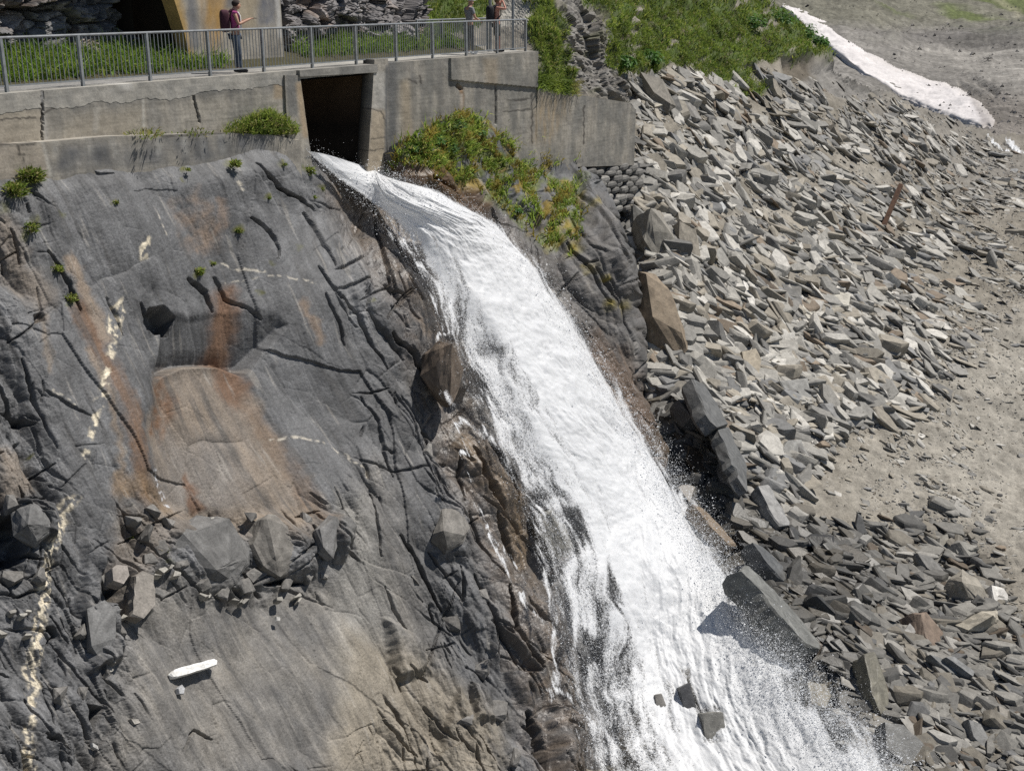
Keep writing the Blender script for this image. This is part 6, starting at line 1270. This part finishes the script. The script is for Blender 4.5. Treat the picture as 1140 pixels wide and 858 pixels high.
on_cliff([(288, 577), (304, 570), (322, 572), (336, 592), (350, 618), (345, 632), (318, 634), (299, 628), (290, 602)], .8, (.15, .14, .125), 'large brownish grey boulder, right one of the two big boulders on the rock ledge', name='boulder', cat='boulder', lift=.12, tiltn=(.2, -.1, .3), rough=.11)
on_cliff([(489, 592), (496, 562), (506, 555), (516, 557), (526, 584), (521, 602), (502, 606)], .6, (.16, .15, .135), 'rounded grey boulder jutting out of the rock left of the falls', name='boulder', cat='boulder', lift=.3, tiltn=(.3, -.1, .6), rough=.08)
on_cliff([(355, 588), (370, 572), (384, 590), (373, 622), (360, 610)], .4, (.17, .166, .16), 'pale wedge of rock at the right end of the ledge with the big boulders', name='boulder', cat='boulder', lift=.25, tiltn=(.2, -.1, .4), rough=.06)
on_cliff([(22, 562), (40, 556), (58, 562), (60, 586), (44, 596), (26, 588)], .5, (.13, .128, .124), 'grey block above a dark hollow at the left edge of the rock face', name='boulder', cat='boulder', lift=.3, tiltn=(.2, -.1, .6), rough=.08)
on_cliff([(104, 676), (120, 668), (131, 674), (130, 712), (118, 730), (103, 720)], .35, (.14, .138, .134), 'smooth grey block left of the bare rock slab', name='boulder', cat='boulder', lift=.25, tiltn=(.2, -.2, .3), rough=.06)
for k, (x, y, s_) in enumerate(((182, 634, 5), (190, 630, 4), (176, 640, 4), (196, 638, 5), (228, 661, 5), (233, 663, 3), (262, 668, 4), (275, 669, 5), (268, 668, 3), (312, 666, 4), (330, 662, 5), (336, 668, 4), (238, 578, 4), (246, 576, 3), (14, 680, 4), (26, 683, 4), (32, 680, 3), (4, 702, 6), (32, 707, 4), (133, 680, 4), (138, 686, 4), (128, 735, 4), (122, 745, 4), (120, 728, 3))):
    r = np.random.default_rng(k + 50); a = np.sort(r.uniform(0, 6.28, 5)); on_cliff([(x + s_ * math.cos(t) * 1.2, y + s_ * .7 * math.sin(t)) for t in a], .1 + s_ * .02, tuple(np.array((.27, .255, .225)) * r.uniform(.7, 1.3)), 'small loose stone resting on a ledge of the grey rock face', lift=.08, tiltn=(.2, -.1, .7), group='small stones on the ledges of the rock face')
rb = np.random.default_rng(44)
for k, (x, y, s_) in enumerate(((150, 575, 11), (172, 568, 9), (190, 580, 8), (165, 592, 12), (182, 608, 10), (168, 622, 9), (205, 628, 9), (228, 650, 10), (250, 658, 9), (276, 652, 10), (284, 640, 8), (320, 648, 9), (344, 640, 9), (362, 640, 7), (280, 574, 8), (340, 578, 9), (384, 572, 9), (120, 645, 9), (135, 700, 9), (118, 745, 10), (92, 700, 10), (14, 560, 13), (16, 640, 12), (46, 640, 11), (70, 770, 11), (96, 770, 9), (468, 640, 11), (505, 690, 12), (536, 740, 12), (556, 790, 13), (520, 800, 11), (570, 840, 12), (480, 500, 9), (540, 660, 10))):
    a = np.sort(rb.uniform(0, 6.28, 6)); w_ = rb.uniform(.6, 1.); t_ = rb.uniform(.2, 1.2); q_ = [(x + s_ * (math.cos(t) * math.cos(t_) - w_ * math.sin(t) * math.sin(t_)), y + s_ * (math.cos(t) * math.sin(t_) + w_ * math.sin(t) * math.cos(t_))) for t in a]
    on_cliff(q_, .022 * s_, tuple(np.array((.135, .128, .118)) * rb.uniform(.75, 1.3)), 'angular grey brown block wedged into the broken ledges of the rock face', name='boulder', cat='boulder', lift=.02 * s_ * .45, tiltn=(.15, -.1, .35), group='broken blocks wedged into the ledges of the rock face')
print('life', _t.time() - _t0)
# ------------------------------------------------------------------ camera, light, sky
cam = bpy.data.cameras.new('camera'); co = bpy.data.objects.new('camera', cam); COL.objects.link(co)
cam.sensor_width = 36; cam.sensor_fit = 'HORIZONTAL'; cam.lens = 36 * F / 1140; cam.clip_end = 5000; cam.clip_start = .1
co.location = CAM; co.rotation_euler = (math.pi / 2 - PITCH, 0, 0); SC.camera = co
SUN_AZ, SUN_EL = math.radians(72), math.radians(61)      # azimuth from +Y towards +X
sd = Vector((math.sin(SUN_AZ) * math.cos(SUN_EL), math.cos(SUN_AZ) * math.cos(SUN_EL), math.sin(SUN_EL)))
sl = bpy.data.lights.new('sun', 'SUN'); sl.energy = 4.8; sl.angle = math.radians(.5); sl.color = (1, .96, .9)
so = bpy.data.objects.new('sun', sl); COL.objects.link(so); so.rotation_euler = sd.to_track_quat('Z', 'Y').to_euler(); so.location = (20, 20, 40)
w = bpy.data.worlds.new('World'); SC.world = w; w.use_nodes = True; nt = w.node_tree
bg = nt.nodes['Background']; sky = nt.nodes.new('ShaderNodeTexSky'); sky.sky_type = 'NISHITA'; sky.sun_disc = False
sky.sun_elevation = SUN_EL; sky.sun_rotation = SUN_AZ; sky.altitude = 2000; nt.links.new(sky.outputs[0], bg.inputs[0]); bg.inputs[1].default_value = .06
vs = SC.view_settings; vs.view_transform = 'Standard'; vs.look = 'None'; vs.exposure = 0.25; vs.gamma = 1
try: vs.use_curve_mapping = False
except Exception: pass
SC.cycles.transparent_max_bounces = 24; SC.cycles.max_bounces = 6; SC.cycles.diffuse_bounces = 4
SC.cycles.use_denoising = False
